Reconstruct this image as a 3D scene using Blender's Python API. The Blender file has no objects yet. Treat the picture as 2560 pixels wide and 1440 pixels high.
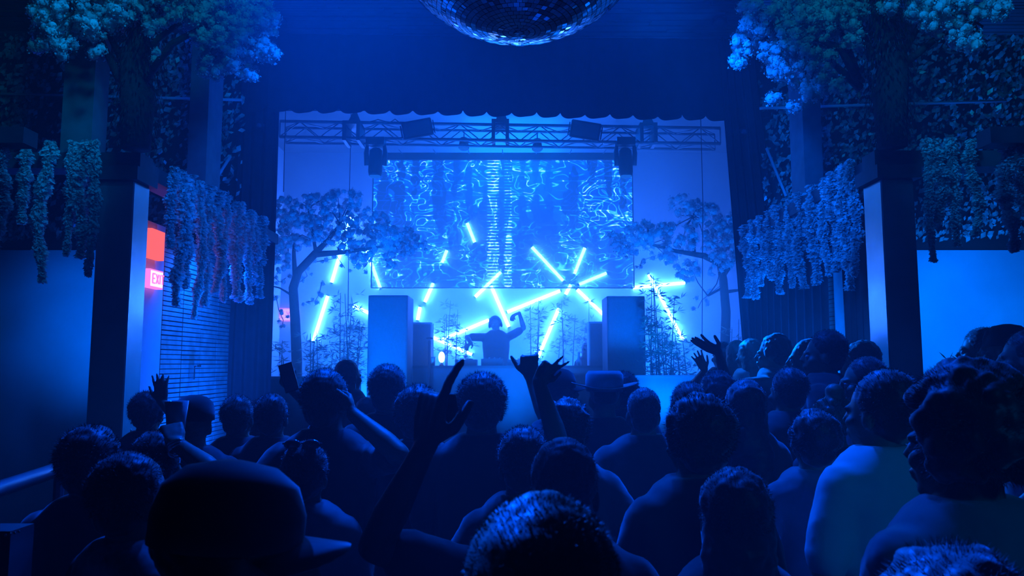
import bpy, math, random
import numpy as np
from mathutils import Vector, Matrix, Euler

C = bpy.context.scene.collection
PI = math.pi
rnd = random.Random(7)

# ------------------------------------------------------------------ camera, world, exposure
CAMZ, F, PITCH = 1.88, 1900.0, math.radians(5.71)
cam_d = bpy.data.cameras.new('camera')
cam = bpy.data.objects.new('camera', cam_d)
C.objects.link(cam)
cam_d.sensor_width = 36.0
cam_d.lens = F / 2560 * 36
cam_d.clip_start = 0.05
cam.location = (0, 0, CAMZ)
cam.rotation_euler = (PI / 2 + PITCH, 0, 0)
cam_d.dof.use_dof = True
cam_d.dof.focus_distance = 9.0
cam_d.dof.aperture_fstop = 9.0
bpy.context.scene.camera = cam

sc = bpy.context.scene
sc.view_settings.view_transform = 'Standard'
sc.view_settings.look = 'None'
sc.view_settings.gamma = 1
sc.view_settings.use_curve_mapping = False
sc.view_settings.exposure = 0.0
cy = sc.cycles
cy.max_bounces = 4
cy.diffuse_bounces = 2
cy.glossy_bounces = 2
cy.transmission_bounces = 3
cy.transparent_max_bounces = 6
cy.volume_bounces = 0
cy.use_adaptive_sampling = True
cy.adaptive_threshold = 0.02
cy.use_denoising = True
cy.sample_clamp_indirect = 4
cy.caustics_reflective = False
cy.caustics_refractive = False

world = bpy.data.worlds.new('night')
sc.world = world
world.use_nodes = True
world.node_tree.nodes['Background'].inputs[0].default_value = (0.0005, 0.003, 0.02, 1)
world.node_tree.nodes['Background'].inputs[1].default_value = 0.15

wv = world.node_tree.nodes.new('ShaderNodeVolumeScatter')     # thin haze in the whole hall
wv.inputs['Density'].default_value = 0.024
wv.inputs['Anisotropy'].default_value = 0.35
world.node_tree.links.new(wv.outputs[0], world.node_tree.nodes['World Output'].inputs['Volume'])

BLUE = (0.0, 0.075, 1.0)
TEAL = (0.0, 0.30, 0.75)


def lamp(name, kind, loc, power, color=BLUE, aim=None, size=0.3, spot=70, blend=0.6, size_y=None):
    d = bpy.data.lights.new(name, kind)
    d.energy = power
    d.color = color
    if kind == 'AREA':
        d.size = size
        if size_y:
            d.shape = 'RECTANGLE'
            d.size_y = size_y
    else:
        d.shadow_soft_size = size
    if kind == 'SPOT':
        d.spot_size = math.radians(spot)
        d.spot_blend = blend
    o = bpy.data.objects.new(name, d)
    C.objects.link(o)
    o.location = loc
    if aim is not None:
        o.rotation_euler = (Vector(aim) - Vector(loc)).to_track_quat('-Z', 'Y').to_euler()
    return o


# unseen fill lamps added behind booth and planters and above the stage
BL2 = (0.0, 0.13, 1.0)
lamp('stage_rear_fill', 'AREA', (-2.3, 13.2, 1.2), 300, color=BL2, aim=(-2.5, 14.6, 2.3), size=1.2, size_y=0.3)
lamp('stage_rear_fill', 'AREA', (2.3, 13.2, 1.2), 300, color=BL2, aim=(2.5, 14.6, 2.3), size=1.2, size_y=0.3)
lamp('stage_rear_fill', 'AREA', (0.0, 13.2, 1.2), 200, color=BL2, aim=(0, 14.6, 2.2), size=1.6, size_y=0.3)
lamp('stage_top_fill', 'AREA', (0.0, 12.6, 5.4), 260, color=BL2, aim=(0, 8.5, 1.2), size=1.6)
lamp('stage_front_fill', 'SPOT', (-2.0, 8.7, 1.15), 1600, color=BL2, aim=(-2.0, 10.8, 2.75), size=0.2, spot=84, blend=1)  # unseen, added low before the stage to lift speakers and booth
lamp('stage_front_fill', 'SPOT', (0.0, 8.7, 1.1), 1600, color=BL2, aim=(0.0, 11.4, 2.6), size=0.2, spot=66, blend=1)
lamp('stage_front_fill', 'SPOT', (2.0, 8.7, 1.15), 1600, color=BL2, aim=(2.0, 10.8, 2.75), size=0.2, spot=84, blend=1)
lamp('stage_top_fill', 'SPOT', (-1.7, 9.4, 5.3), 220, color=BL2, aim=(-2.3, 10.9, 2.6), size=0.3, spot=60, blend=0.8)  # added without a fixture to light the tree crowns from the front
lamp('stage_top_fill', 'SPOT', (1.7, 9.4, 5.3), 220, color=BL2, aim=(2.3, 10.9, 2.6), size=0.3, spot=60, blend=0.8)
lamp('rim_fill', 'SPOT', (-0.8, 6.2, 5.8), 520, color=BLUE, aim=(-0.3, 2.2, 1.4), size=0.25, spot=56)  # added above the view to put rims on heads and shoulders
lamp('rim_fill', 'SPOT', (0.8, 6.2, 5.8), 520, color=BLUE, aim=(0.5, 2.2, 1.4), size=0.25, spot=56)
# spots added in mid-air, without fixtures, to brighten the pillars' inner faces
lamp('pillar_fill', 'SPOT', (-1.2, 8.6, 3.4), 2200, color=(0.0, 0.13, 1.0), aim=(-2.8, 5.7, 1.6), size=0.1, spot=30, blend=0.9)
lamp('pillar_fill', 'SPOT', (1.2, 8.6, 3.4), 2200, color=(0.0, 0.13, 1.0), aim=(2.8, 5.6, 1.6), size=0.1, spot=30, blend=0.9)
# side rooms
lamp('side_wash_left', 'SPOT', (-3.85, 7.5, 2.1), 420, color=(0.0, 0.13, 1.0), aim=(-4.7, 9.1, 2.3), size=0.2, spot=66, blend=1)
lamp('side_wash_right', 'SPOT', (4.1, 6.6, 2.3), 1000, color=(0.0, 0.15, 1.0), aim=(5.5, 9.1, 2.35), size=0.2, spot=68, blend=1)
lamp('slat_fill', 'SPOT', (-2.98, 7.7, 3.15), 260, color=(0.0, 0.09, 1.0), aim=(-3.42, 7.95, 1.5), size=0.15, spot=130, blend=1)  # unseen lamp added behind the garlands to light the slats
lamp('partition_fill', 'SPOT', (-2.7, 7.9, 0.5), 450, color=(0.0, 0.08, 1.0), aim=(-3.4, 7.95, 1.9), size=0.15, spot=120, blend=1)  # unseen lamp added low behind the crowd to lift the slats
lamp('partition_fill', 'SPOT', (3.16, 7.25, 0.5), 1600, color=(0.0, 0.12, 1.0), aim=(3.42, 7.95, 1.9), size=0.08, spot=70, blend=1)  # unseen lamp added to brighten the partition in the drape gap
# unseen overhead spots, added to brighten trees, garlands and crowd
lamp('hall_fill', 'SPOT', (-0.3, 1.6, 5.3), 330, color=(0.0, 0.3, 0.6), aim=(-3.3, 5.5, 4.95), size=0.2, spot=44)
lamp('hall_fill', 'SPOT', (0.3, 1.6, 5.3), 330, color=(0.0, 0.3, 0.6), aim=(3.3, 5.5, 4.95), size=0.2, spot=44)
lamp('hall_fill', 'SPOT', (-1.2, 3.2, 5.4), 380, color=(0.0, 0.22, 0.8), aim=(-4.5, 5.5, 3.0), size=0.2, spot=36)
lamp('hall_fill', 'SPOT', (1.2, 3.2, 5.4), 380, color=(0.0, 0.2, 0.85), aim=(4.5, 5.5, 3.0), size=0.2, spot=36)
lamp('hall_fill', 'SPOT', (-1.4, 6.6, 5.65), 150, color=BLUE, aim=(-3.9, 9.0, 4.4), size=0.2, spot=75)
lamp('hall_fill', 'SPOT', (1.4, 6.6, 5.65), 150, color=BLUE, aim=(3.9, 9.0, 4.4), size=0.2, spot=75)
lamp('hall_fill', 'SPOT', (-0.4, 3.6, 4.2), 620, color=(0.0, 0.12, 1.0), aim=(-2.9, 7.6, 3.0), size=0.15, spot=34)
lamp('hall_fill', 'SPOT', (0.4, 3.6, 4.2), 1200, color=(0.0, 0.12, 1.0), aim=(2.9, 7.6, 3.0), size=0.15, spot=34)
lamp('crowd_fill', 'SPOT', (-0.5, 5.2, 5.75), 1250, color=BLUE, aim=(-0.9, 3.4, 1.2), size=0.15, spot=58, blend=0.9)  # added to lift haze and heads in the middle of the crowd
lamp('crowd_fill', 'SPOT', (0.5, 5.2, 5.75), 1250, color=BLUE, aim=(1.1, 3.4, 1.2), size=0.15, spot=58, blend=0.9)
lamp('crowd_fill', 'SPOT', (-1.9, 4.2, 5.0), 5200, color=BLUE, aim=(0.16, 1.0, 1.7), size=0.1, spot=11)  # narrow spot added to rim the bottom centre head
lamp('ball_pinspot', 'SPOT', (-1.2, 6.4, 5.7), 420, color=BL2, aim=(0.03, 3.0, 4.0), size=0.1, spot=18)
lamp('ball_pinspot', 'SPOT', (1.2, 6.4, 5.7), 420, color=BL2, aim=(0.03, 3.0, 4.0), size=0.1, spot=18)
lamp('rear_fill', 'SPOT', (2.9, -1.5, 3.6), 110, color=(0.0, 0.22, 0.8), aim=(1.45, 2.4, 1.2), size=0.3, spot=34)  # unseen fill added behind the camera for the people at the right


# ------------------------------------------------------------------ helpers
def P(u, v, Y):
    """the point of the place at distance Y that shows at pixel (u, v)"""
    x, up = (u - 1280.0) / F, (720.0 - v) / F
    c, s = math.cos(PITCH), math.sin(PITCH)
    dy, dz = c - up * s, s + up * c
    k = Y / dy
    return Vector((x * k, Y, CAMZ + dz * k))


def y_for(u, X, Z):
    """distance at which something with side offset X and height Z shows in column u"""
    dep = F * X / (u - 1280.0)
    return (dep - (Z - CAMZ) * math.sin(PITCH)) / math.cos(PITCH)


def tag(o, label=None, cat=None, group=None, kind=None):
    if label: o['label'] = label
    if cat: o['category'] = cat
    if group: o['group'] = group
    if kind: o['kind'] = kind
    return o


def empty(name, loc, label, cat, group=None, rz=0):
    o = bpy.data.objects.new(name, None)
    o.empty_display_size = 0.1
    C.objects.link(o)
    o.location = loc
    o.rotation_euler = (0, 0, rz)
    return tag(o, label, cat, group)


def copy_tree(o, parent=None):
    c = o.copy()
    C.objects.link(c)
    c.parent = parent
    for ch in list(o.children):
        copy_tree(ch, c)
    return c


def frame_of(d):
    d = Vector(d).normalized()
    a = Vector((0, 0, 1)) if abs(d.z) < 0.9 else Vector((1, 0, 0))
    s = d.cross(a).normalized()
    return s, s.cross(d).normalized(), d


class MB:
    def __init__(self):
        self.v, self.f = [], []

    def add(self, vs, fs):
        n = len(self.v)
        self.v.extend([tuple(p) for p in vs])
        self.f.extend([tuple(i + n for i in f) for f in fs])
        return self

    def box(self, lo, hi, rot=None, about=None):
        x0, y0, z0 = lo
        x1, y1, z1 = hi
        vs = [Vector(p) for p in ((x0, y0, z0), (x1, y0, z0), (x1, y1, z0), (x0, y1, z0), (x0, y0, z1), (x1, y0, z1), (x1, y1, z1), (x0, y1, z1))]
        if rot is not None:
            c = Vector(about) if about is not None else (Vector(lo) + Vector(hi)) / 2
            m = Euler(rot).to_matrix()
            vs = [c + m @ (p - c) for p in vs]
        return self.add(vs, [(0, 3, 2, 1), (4, 5, 6, 7), (0, 1, 5, 4), (1, 2, 6, 5), (2, 3, 7, 6), (3, 0, 4, 7)])

    def rings(self, rings, caps=True):
        k = len(rings[0])
        vs = [p for r in rings for p in r]
        fs = []
        for i in range(len(rings) - 1):
            for j in range(k):
                a, b = i * k + j, i * k + (j + 1) % k
                fs.append((a, b, b + k, a + k))
        if caps:
            fs.append(tuple(range(k))[::-1])
            fs.append(tuple((len(rings) - 1) * k + j for j in range(k)))
        return self.add(vs, fs)

    def tube(self, pts, rad, seg=8, round_ends=False):
        pts = [Vector(p) for p in pts]
        if not isinstance(rad, (list, tuple)):
            rad = [rad] * len(pts)
        rad = list(rad)
        if round_ends:
            d0 = (pts[0] - pts[1]).normalized()
            d1 = (pts[-1] - pts[-2]).normalized()
            r0, r1 = rad[0], rad[-1]
            pts = [pts[0] + d0 * r0 * 0.95, pts[0] + d0 * r0 * 0.6] + pts + [pts[-1] + d1 * r1 * 0.6, pts[-1] + d1 * r1 * 0.95]
            rad = [r0 * 0.3, r0 * 0.8] + rad + [r1 * 0.8, r1 * 0.3]
        rings = []
        s = None
        for i, p in enumerate(pts):
            if i == 0: d = pts[1] - pts[0]
            elif i == len(pts) - 1: d = pts[-1] - pts[-2]
            else: d = (pts[i + 1] - pts[i]).normalized() + (pts[i] - pts[i - 1]).normalized()
            d.normalize()
            if s is None:
                s, t, _ = frame_of(d)
            else:
                s = (s - d * s.dot(d)).normalized()
                t = s.cross(d)
            rings.append([p + (s * math.cos(a) + t * math.sin(a)) * rad[i] for a in (2 * PI * j / seg for j in range(seg))])
        return self.rings(rings)

    def ell(self, c, r, m=None, nu=12, nv=8):
        c = Vector(c)
        rs = []
        for i in range(nv + 1):
            ph = -PI / 2 + PI * (i if 0 < i < nv else (0.12 if i == 0 else nv - 0.12)) / nv
            ring = []
            for j in range(nu):
                a = 2 * PI * j / nu
                p = Vector((r[0] * math.cos(ph) * math.cos(a), r[1] * math.cos(ph) * math.sin(a), r[2] * math.sin(ph)))
                ring.append(c + (m @ p if m else p))
            rs.append(ring)
        return self.rings(rs)

    def loft(self, secs, nu=20, m=None, p=2.3):
        """secs: (z, rx, ry, yoff[, xoff])"""
        rs = []
        for s in secs:
            z, rx, ry, yo = s[:4]
            xo = s[4] if len(s) > 4 else 0
            ring = []
            for j in range(nu):
                a = 2 * PI * j / nu
                ca, sa = math.cos(a), math.sin(a)
                e = 2.0 / p
                q = Vector((xo + rx * math.copysign(abs(ca) ** e, ca), yo + ry * math.copysign(abs(sa) ** e, sa), z))
                ring.append(m @ q if m else q)
            rs.append(ring)
        return self.rings(rs)

    def build(self, name, mat, parent=None, smooth=False, world_verts=False):
        me = bpy.data.meshes.new(name)
        vs = self.v
        if world_verts and parent is not None:
            L = parent.location
            vs = [(x - L.x, y - L.y, z - L.z) for x, y, z in vs]
        me.from_pydata(vs, [], self.f)
        if smooth:
            me.polygons.foreach_set('use_smooth', [True] * len(me.polygons))
        me.materials.append(mat)
        o = bpy.data.objects.new(name, me)
        C.objects.link(o)
        if parent is not None:
            o.parent = parent
        return o


def quads(name, mat, cen, du, dv, parent=None, mesh_only=False, tri=False):
    """many small leaves: centres and half vectors as arrays; diamond shaped"""
    cen, du, dv = np.asarray(cen), np.asarray(du), np.asarray(dv)
    n = len(cen)
    v = np.empty((n, 4, 3), dtype=np.float32)
    v[:, 0] = cen - dv
    v[:, 1] = cen + du
    v[:, 2] = cen + dv
    v[:, 3] = cen - du
    me = bpy.data.meshes.new(name)
    me.vertices.add(n * 4)
    me.vertices.foreach_set('co', v.reshape(-1))
    me.loops.add(n * 4)
    me.loops.foreach_set('vertex_index', np.arange(n * 4, dtype=np.int32))
    me.polygons.add(n)
    me.polygons.foreach_set('loop_start', np.arange(0, n * 4, 4, dtype=np.int32))
    me.polygons.foreach_set('loop_total', np.full(n, 4, dtype=np.int32))
    me.update(calc_edges=True)
    me.materials.append(mat)
    if mesh_only:
        return me
    o = bpy.data.objects.new(name, me)
    C.objects.link(o)
    if parent is not None:
        o.parent = parent
    return o


# ------------------------------------------------------------------ materials
def mat(name, col, rough=0.7, metal=0.0, vary=0.25, scale=6.0, bump=0.0, spec=0.4, sheen=0.0):
    m = bpy.data.materials.new(name)
    m.use_nodes = True
    nt = m.node_tree
    b = nt.nodes['Principled BSDF']
    tc = nt.nodes.new('ShaderNodeTexCoord')
    nz = nt.nodes.new('ShaderNodeTexNoise')
    nz.inputs['Scale'].default_value = scale
    nz.inputs['Detail'].default_value = 3
    nt.links.new(tc.outputs['Object'], nz.inputs['Vector'])
    cr = nt.nodes.new('ShaderNodeValToRGB')
    cr.color_ramp.elements[0].position = 0.3
    cr.color_ramp.elements[1].position = 0.7
    cr.color_ramp.elements[0].color = tuple(c * (1 - vary) for c in col) + (1,)
    cr.color_ramp.elements[1].color = tuple(min(1, c * (1 + vary)) for c in col) + (1,)
    nt.links.new(nz.outputs['Fac'], cr.inputs['Fac'])
    nt.links.new(cr.outputs['Color'], b.inputs['Base Color'])
    b.inputs['Roughness'].default_value = rough
    b.inputs['Metallic'].default_value = metal
    b.inputs['Specular IOR Level'].default_value = spec
    if sheen:
        b.inputs['Sheen Weight'].default_value = sheen
    if bump:
        bp = nt.nodes.new('ShaderNodeBump')
        bp.inputs['Strength'].default_value = bump
        bp.inputs['Distance'].default_value = 0.02
        nt.links.new(nz.outputs['Fac'], bp.inputs['Height'])
        nt.links.new(bp.outputs['Normal'], b.inputs['Normal'])
    return m


def translucent(m, amount, col):
    nt = m.node_tree
    b = nt.nodes['Principled BSDF']
    t = nt.nodes.new('ShaderNodeBsdfTranslucent')
    t.inputs[0].default_value = col + (1,)
    mx = nt.nodes.new('ShaderNodeMixShader')
    mx.inputs[0].default_value = amount
    out = nt.nodes['Material Output']
    nt.links.new(b.outputs[0], mx.inputs[1])
    nt.links.new(t.outputs[0], mx.inputs[2])
    nt.links.new(mx.outputs[0], out.inputs['Surface'])


def emit(name, col, strength):
    m = bpy.data.materials.new(name)
    m.use_nodes = True
    nt = m.node_tree
    nt.nodes.clear()
    e = nt.nodes.new('ShaderNodeEmission')
    e.inputs[0].default_value = col + (1,)
    e.inputs[1].default_value = strength
    o = nt.nodes.new('ShaderNodeOutputMaterial')
    nt.links.new(e.outputs[0], o.inputs['Surface'])
    return m


M = dict(
    floor=mat('scuffed_dark_floor', (0.05, 0.05, 0.055), 0.45, scale=2),
    wall=mat('painted_wall', (0.45, 0.45, 0.47), 0.8, scale=1.5, vary=0.1),
    darkwall=mat('dark_paint', (0.03, 0.03, 0.035), 0.8),
    ceiling=mat('ceiling_slats', (0.13, 0.12, 0.12), 0.55, vary=0.5, scale=1.5),
    wood=mat('pale_wood', (0.42, 0.36, 0.3), 0.6, scale=9),
    curtain=mat('black_curtain', (0.028, 0.028, 0.032), 0.9, spec=0.1),
    plaster=mat('cream_plaster', (0.6, 0.6, 0.6), 0.6, vary=0.06),
    post=mat('matt_post_paint', (0.16, 0.16, 0.17), 0.6),
    pillar=mat('brushed_pillar_metal', (0.45, 0.45, 0.47), 0.2, 0.6, vary=0.1),
    beam=mat('dark_beam', (0.06, 0.06, 0.07), 0.6),
    leaf=mat('ivy_leaf', (0.3, 0.42, 0.36), 0.25, vary=0.8, scale=9, spec=0.7),
    ivyback=mat('ivy_backing', (0.012, 0.016, 0.012), 0.9),
    bamboo=mat('bamboo_leaf', (0.10, 0.16, 0.07), 0.5, vary=0.3),
    bamboo_stem=mat('bamboo_stem', (0.14, 0.16, 0.08), 0.5),
    petal=mat('pale_blossom', (0.75, 0.75, 0.73), 0.8, vary=0.25, scale=5),
    bark=mat('bark', (0.05, 0.04, 0.035), 0.9, scale=20, bump=0.6),
    steel=mat('truss_aluminium', (0.3, 0.3, 0.32), 0.35, 0.6, vary=0.1),
    black=mat('black_casing', (0.02, 0.02, 0.022), 0.45),
    cab=mat('speaker_cabinet', (0.11, 0.11, 0.12), 0.6),
    grille=mat('speaker_grille', (0.12, 0.12, 0.13), 0.7, scale=60),
    glass=mat('lens_glass', (0.1, 0.1, 0.12), 0.08, spec=0.8),
    mirror=mat('mirror_tile', (0.9, 0.9, 0.92), 0.13, 1.0, vary=0.08),
    stage=mat('stage_deck', (0.13, 0.13, 0.14), 0.5),
    skin=mat('skin', (0.30, 0.20, 0.15), 0.5, vary=0.12, spec=0.4),
    skin_dark=mat('skin_deep', (0.10, 0.07, 0.055), 0.45, vary=0.12, spec=0.45),
    hair=mat('dark_hair', (0.02, 0.017, 0.015), 0.5, scale=30, spec=0.5, sheen=0.8),
    hair_fair=mat('fair_hair', (0.16, 0.14, 0.1), 0.5, scale=30, spec=0.5),
    hair_brown=mat('brown_hair', (0.07, 0.05, 0.035), 0.5, scale=30, spec=0.5, sheen=0.8),
    cloth_black=mat('black_cloth', (0.02, 0.02, 0.022), 0.9, spec=0.1, sheen=0.6),
    cloth_dark=mat('dark_cloth', (0.06, 0.06, 0.065), 0.9, spec=0.1, sheen=0.6),
    cloth_grey=mat('grey_cloth', (0.22, 0.22, 0.23), 0.9, spec=0.1, sheen=0.6),
    cloth_white=mat('white_cloth', (0.7, 0.7, 0.7), 0.9, vary=0.06, spec=0.1),
    denim=mat('dark_denim', (0.04, 0.045, 0.06), 0.9),
    shoe=mat('shoe_rubber', (0.04, 0.04, 0.04), 0.6),
    metal=mat('polished_metal', (0.7, 0.7, 0.72), 0.15, 1.0, vary=0.05),
    clear=mat('cup_plastic', (0.6, 0.6, 0.62), 0.15, spec=0.8),
    eye=mat('eye_white', (0.5, 0.5, 0.5), 0.2, vary=0.02),
    pattern=mat('camouflage_cloth', (0.22, 0.22, 0.22), 0.9, vary=0.9, scale=14),
)
translucent(M['bamboo'], 0.45, (0.4, 0.5, 0.4))
translucent(M['petal'], 0.4, (0.7, 0.7, 0.7))
M['tube'] = emit('light_tube_glow', (0.026, 0.14, 1.0), 290.0)
M['sign_red'] = emit('red_sign_glow', (1.0, 0.13, 0.12), 1.3)
M['sign_pink'] = emit('pink_sign_glow', (1.0, 0.18, 0.6), 1.6)
M['sign_face'] = emit('sign_face_glow', (1.0, 0.5, 0.9), 2.2)
M['led'] = emit('blue_led', (0.1, 0.5, 1.0), 3.0)
M['lens_dim'] = emit('lens_glow', (0.01, 0.16, 0.8), 0.8)


def screen_material():
    m = bpy.data.materials.new('led_mesh_picture')
    m.use_nodes = True
    nt = m.node_tree
    nt.nodes.clear()
    N, L = nt.nodes.new, nt.links.new

    def math_(op, a, b=None, c=None, clamp=False):
        n = N('ShaderNodeMath')
        n.operation = op
        n.use_clamp = clamp
        for i, x in enumerate((a, b, c)):
            if x is None: continue
            if isinstance(x, (int, float)): n.inputs[i].default_value = x
            else: L(x, n.inputs[i])
        return n.outputs[0]

    def noise(vec, scale, detail=1.0, dist=0.0, rough=0.5):
        n = N('ShaderNodeTexNoise')
        n.inputs['Scale'].default_value = scale
        n.inputs['Detail'].default_value = detail
        n.inputs['Distortion'].default_value = dist
        n.inputs['Roughness'].default_value = rough
        L(vec, n.inputs['Vector'])
        return n.outputs['Fac']

    def vmul(vec, s, off=(0, 0, 0)):
        n = N('ShaderNodeMapping')
        n.inputs['Scale'].default_value = s
        n.inputs['Location'].default_value = off
        L(vec, n.inputs['Vector'])
        return n.outputs[0]

    def step(x, lo, hi):
        n = N('ShaderNodeMapRange')
        n.interpolation_type = 'SMOOTHSTEP'
        n.inputs['From Min'].default_value = lo
        n.inputs['From Max'].default_value = hi
        L(x, n.inputs['Value'])
        return n.outputs[0]

    tc = N('ShaderNodeTexCoord')
    co = tc.outputs['Object']
    sx = N('ShaderNodeSeparateXYZ')
    L(co, sx.inputs[0])
    X, Z = sx.outputs[0], sx.outputs[2]
    # winding contour lines
    n1 = noise(vmul(co, (1.0, 0, 1.5)), 2.6, 1.0, 0.8)
    c1 = math_('ABSOLUTE', math_('SUBTRACT', math_('FRACT', math_('MULTIPLY', n1, 7.0)), 0.5))
    line1 = math_('SUBTRACT', 1.0, step(c1, 0.02, 0.16))
    n2 = noise(vmul(co, (0.8, 0, 1.3), (3, 0, 7)), 4.2, 1.0, 1.2)
    c2 = math_('ABSOLUTE', math_('SUBTRACT', math_('FRACT', math_('MULTIPLY', n2, 3.0)), 0.5))
    line2 = math_('SUBTRACT', 1.0, step(c2, 0.012, 0.09))
    # where the lines are strong
    msk = step(noise(vmul(co, (1, 0, 0.7), (9, 0, 1)), 1.2), 0.35, 0.6)
    lines = math_('ADD', math_('MULTIPLY', line1, 0.7), math_('MULTIPLY', math_('MULTIPLY', line2, msk), 0.7), clamp=True)
    # dark upright blocks
    blk = noise(vmul(co, (2.2, 0, 0.35), (1.5, 0, 4)), 2.2, 0.0)
    n5 = noise(vmul(co, (1, 0, 1), (5, 0, 0)), 5.0, 1.0)
    dark = math_('SUBTRACT', 1.0, step(math_('ADD', blk, math_('MULTIPLY', math_('SUBTRACT', n5, 0.5), 0.35)), 0.44, 0.50))
    up = step(Z, 0.2, 1.2)
    dark = math_('MULTIPLY', dark, math_('ADD', math_('MULTIPLY', up, 0.55), 0.4))
    cells = noise(vmul(co, (1, 0, 1.6), (2, 0, 2)), 3.5, 2.0, 1.0)
    base = math_('MULTIPLY_ADD', cells, 0.42, 0.04)
    # thin scan lines
    fz = math_('FRACT', math_('MULTIPLY', Z, 13.0))
    scan = math_('SUBTRACT', 1.0, step(math_('ABSOLUTE', math_('SUBTRACT', fz, 0.5)), 0.04, 0.09))
    smask = step(noise(vmul(co, (1.5, 0, 9), (0, 0, 3)), 1.6, 1.0), 0.5, 0.62)
    scan = math_('MULTIPLY', scan, smask)
    # the two bright ladders near the middle
    lad1 = math_('SUBTRACT', 1.0, step(math_('ABSOLUTE', math_('SUBTRACT', X, -0.15)), 0.07, 0.12))
    lad2 = math_('SUBTRACT', 1.0, step(math_('ABSOLUTE', math_('SUBTRACT', X, 0.08)), 0.04, 0.08))
    f2 = math_('FRACT', math_('MULTIPLY', Z, 21.0))
    rung = math_('SUBTRACT', 1.0, step(math_('ABSOLUTE', math_('SUBTRACT', f2, 0.5)), 0.08, 0.2))
    lad = math_('MULTIPLY', math_('ADD', lad1, lad2, clamp=True), rung)
    v = math_('SUBTRACT', math_('ADD', base, math_('MULTIPLY', lines, 0.66)), math_('MULTIPLY', dark, 0.52), clamp=True)
    v = math_('ADD', v, math_('MULTIPLY', scan, 0.35), clamp=True)
    v = math_('ADD', v, math_('MULTIPLY', lad, 0.6), clamp=True)
    cr = N('ShaderNodeValToRGB')
    els = cr.color_ramp.elements
    els[0].position, els[0].color = 0.0, (0.0, 0.012, 0.10, 1)
    els[1].position, els[1].color = 1.0, (0.55, 1.0, 1.0, 1)
    for p, c in ((0.22, (0.0, 0.025, 0.26, 1)), (0.45, (0.0, 0.08, 0.7, 1)), (0.66, (0.0, 0.24, 0.95, 1)), (0.84, (0.08, 0.55, 1.0, 1))):
        e = els.new(p)
        e.color = c
    L(v, cr.inputs[0])
    em = N('ShaderNodeEmission')
    em.inputs[1].default_value = 1.5
    L(cr.outputs[0], em.inputs[0])
    tr = N('ShaderNodeBsdfTransparent')
    tr.inputs[0].default_value = (0.55, 0.55, 0.55, 1)
    mx = N('ShaderNodeAddShader')
    L(em.outputs[0], mx.inputs[0])
    L(tr.outputs[0], mx.inputs[1])
    out = N('ShaderNodeOutputMaterial')
    L(mx.outputs[0], out.inputs['Surface'])
    return m


M['screen'] = screen_material()

# ------------------------------------------------------------------ the setting
def struct(name, lo, hi, m, label=None):
    o = MB().box(lo, hi).build(name, m)
    return tag(o, label, None, None, 'structure')


CZ = 5.9
struct('floor', (-8, -4, -0.1), (8, 14.6, 0), M['floor'], 'dark scuffed dance floor under the crowd')
struct('wall_back', (-8, 14.4, 0), (8, 14.6, 6.6), M['wall'], 'blue lit wall behind the stage')
struct('wall_left', (-8.2, -4, 0), (-8, 14.6, 6.6), M['darkwall'], 'dark outer side wall on the left')
struct('wall_right', (8, -4, 0), (8.2, 14.6, 6.6), M['darkwall'], 'dark outer side wall on the right')
struct('wall_front', (-8, -4.2, 0), (8, -4, 6.6), M['darkwall'], 'dark wall behind the viewpoint')
# ceiling: boards running across the hall
b = MB()
b.box((-8, -4, CZ + 0.06), (8, 14.6, CZ + 0.12))
y = 5.0
r2 = random.Random(3)
while y < 9.2:
    w = r2.choice((0.05, 0.06, 0.09))
    x = -8.0
    while x < 8:
        L_ = r2.uniform(1.2, 3.2)
        dz = r2.uniform(0.0, 0.022)
        b.box((x, y, CZ + dz), (min(8, x + L_ - 0.01), y + w - 0.014, CZ + 0.07))
        x += L_
    y += w
tag(b.build('ceiling', M['ceiling']), 'slatted ceiling with narrow boards running across', None, None, 'structure')

# stage side walls and proscenium walls
struct('wall_stage_left', (-4.6, 9.3, 0), (-4.4, 14.4, 6.0), M['wall'])
struct('wall_stage_right', (4.4, 9.3, 0), (4.6, 14.4, 6.0), M['wall'])
zt = 3.25
struct('wall_proscenium_left', (-8, 9.14, zt), (-3.3, 9.3, 6.0), M['ivyback'])
struct('wall_proscenium_right', (3.3, 9.14, zt), (8, 9.3, 6.0), M['ivyback'])
struct('wall_lower_left', (-8, 9.1, 0), (-3.5, 9.3, zt), M['wall'])
struct('wall_lower_right', (3.5, 9.1, 0), (8, 9.3, zt), M['wall'])
struct('wall_header', (-3.4, 9.2, 5.05), (3.5, 9.3, 6.0), M['darkwall'])
struct('wall_pier_left', (-3.5, 9.18, 0), (-2.95, 9.3, 5.95), M['darkwall'])
struct('wall_pier_right', (2.95, 9.18, 0), (3.5, 9.3, 5.95), M['darkwall'])


# side partition on the left: slatted timber with a smooth plaster end
def slat_wall(X, side, y0, y1, name, label):
    back = tag(MB().box((X - 0.06, y0, 0), (X + 0.06, y1, 3.2)).build(name, M['curtain']), label, None, None, 'structure')
    b = MB()
    r3 = random.Random(11)
    z = 0.05
    fx = X + side * 0.06
    while z < 3.15:
        y = y0
        while y < y1 - 0.02:
            L_ = min(0.46, y1 - y)
            t = r3.uniform(0.024, 0.026)
            lo, hi = sorted((fx, fx + side * t))
            b.box((lo, y + 0.008, z), (hi, y + L_ - 0.008, z + 0.038 + r3.uniform(-0.004, 0.002)))
            y += 0.46
        z += 0.047
    b.build('planks', M['wood'], back)
    return back


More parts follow.
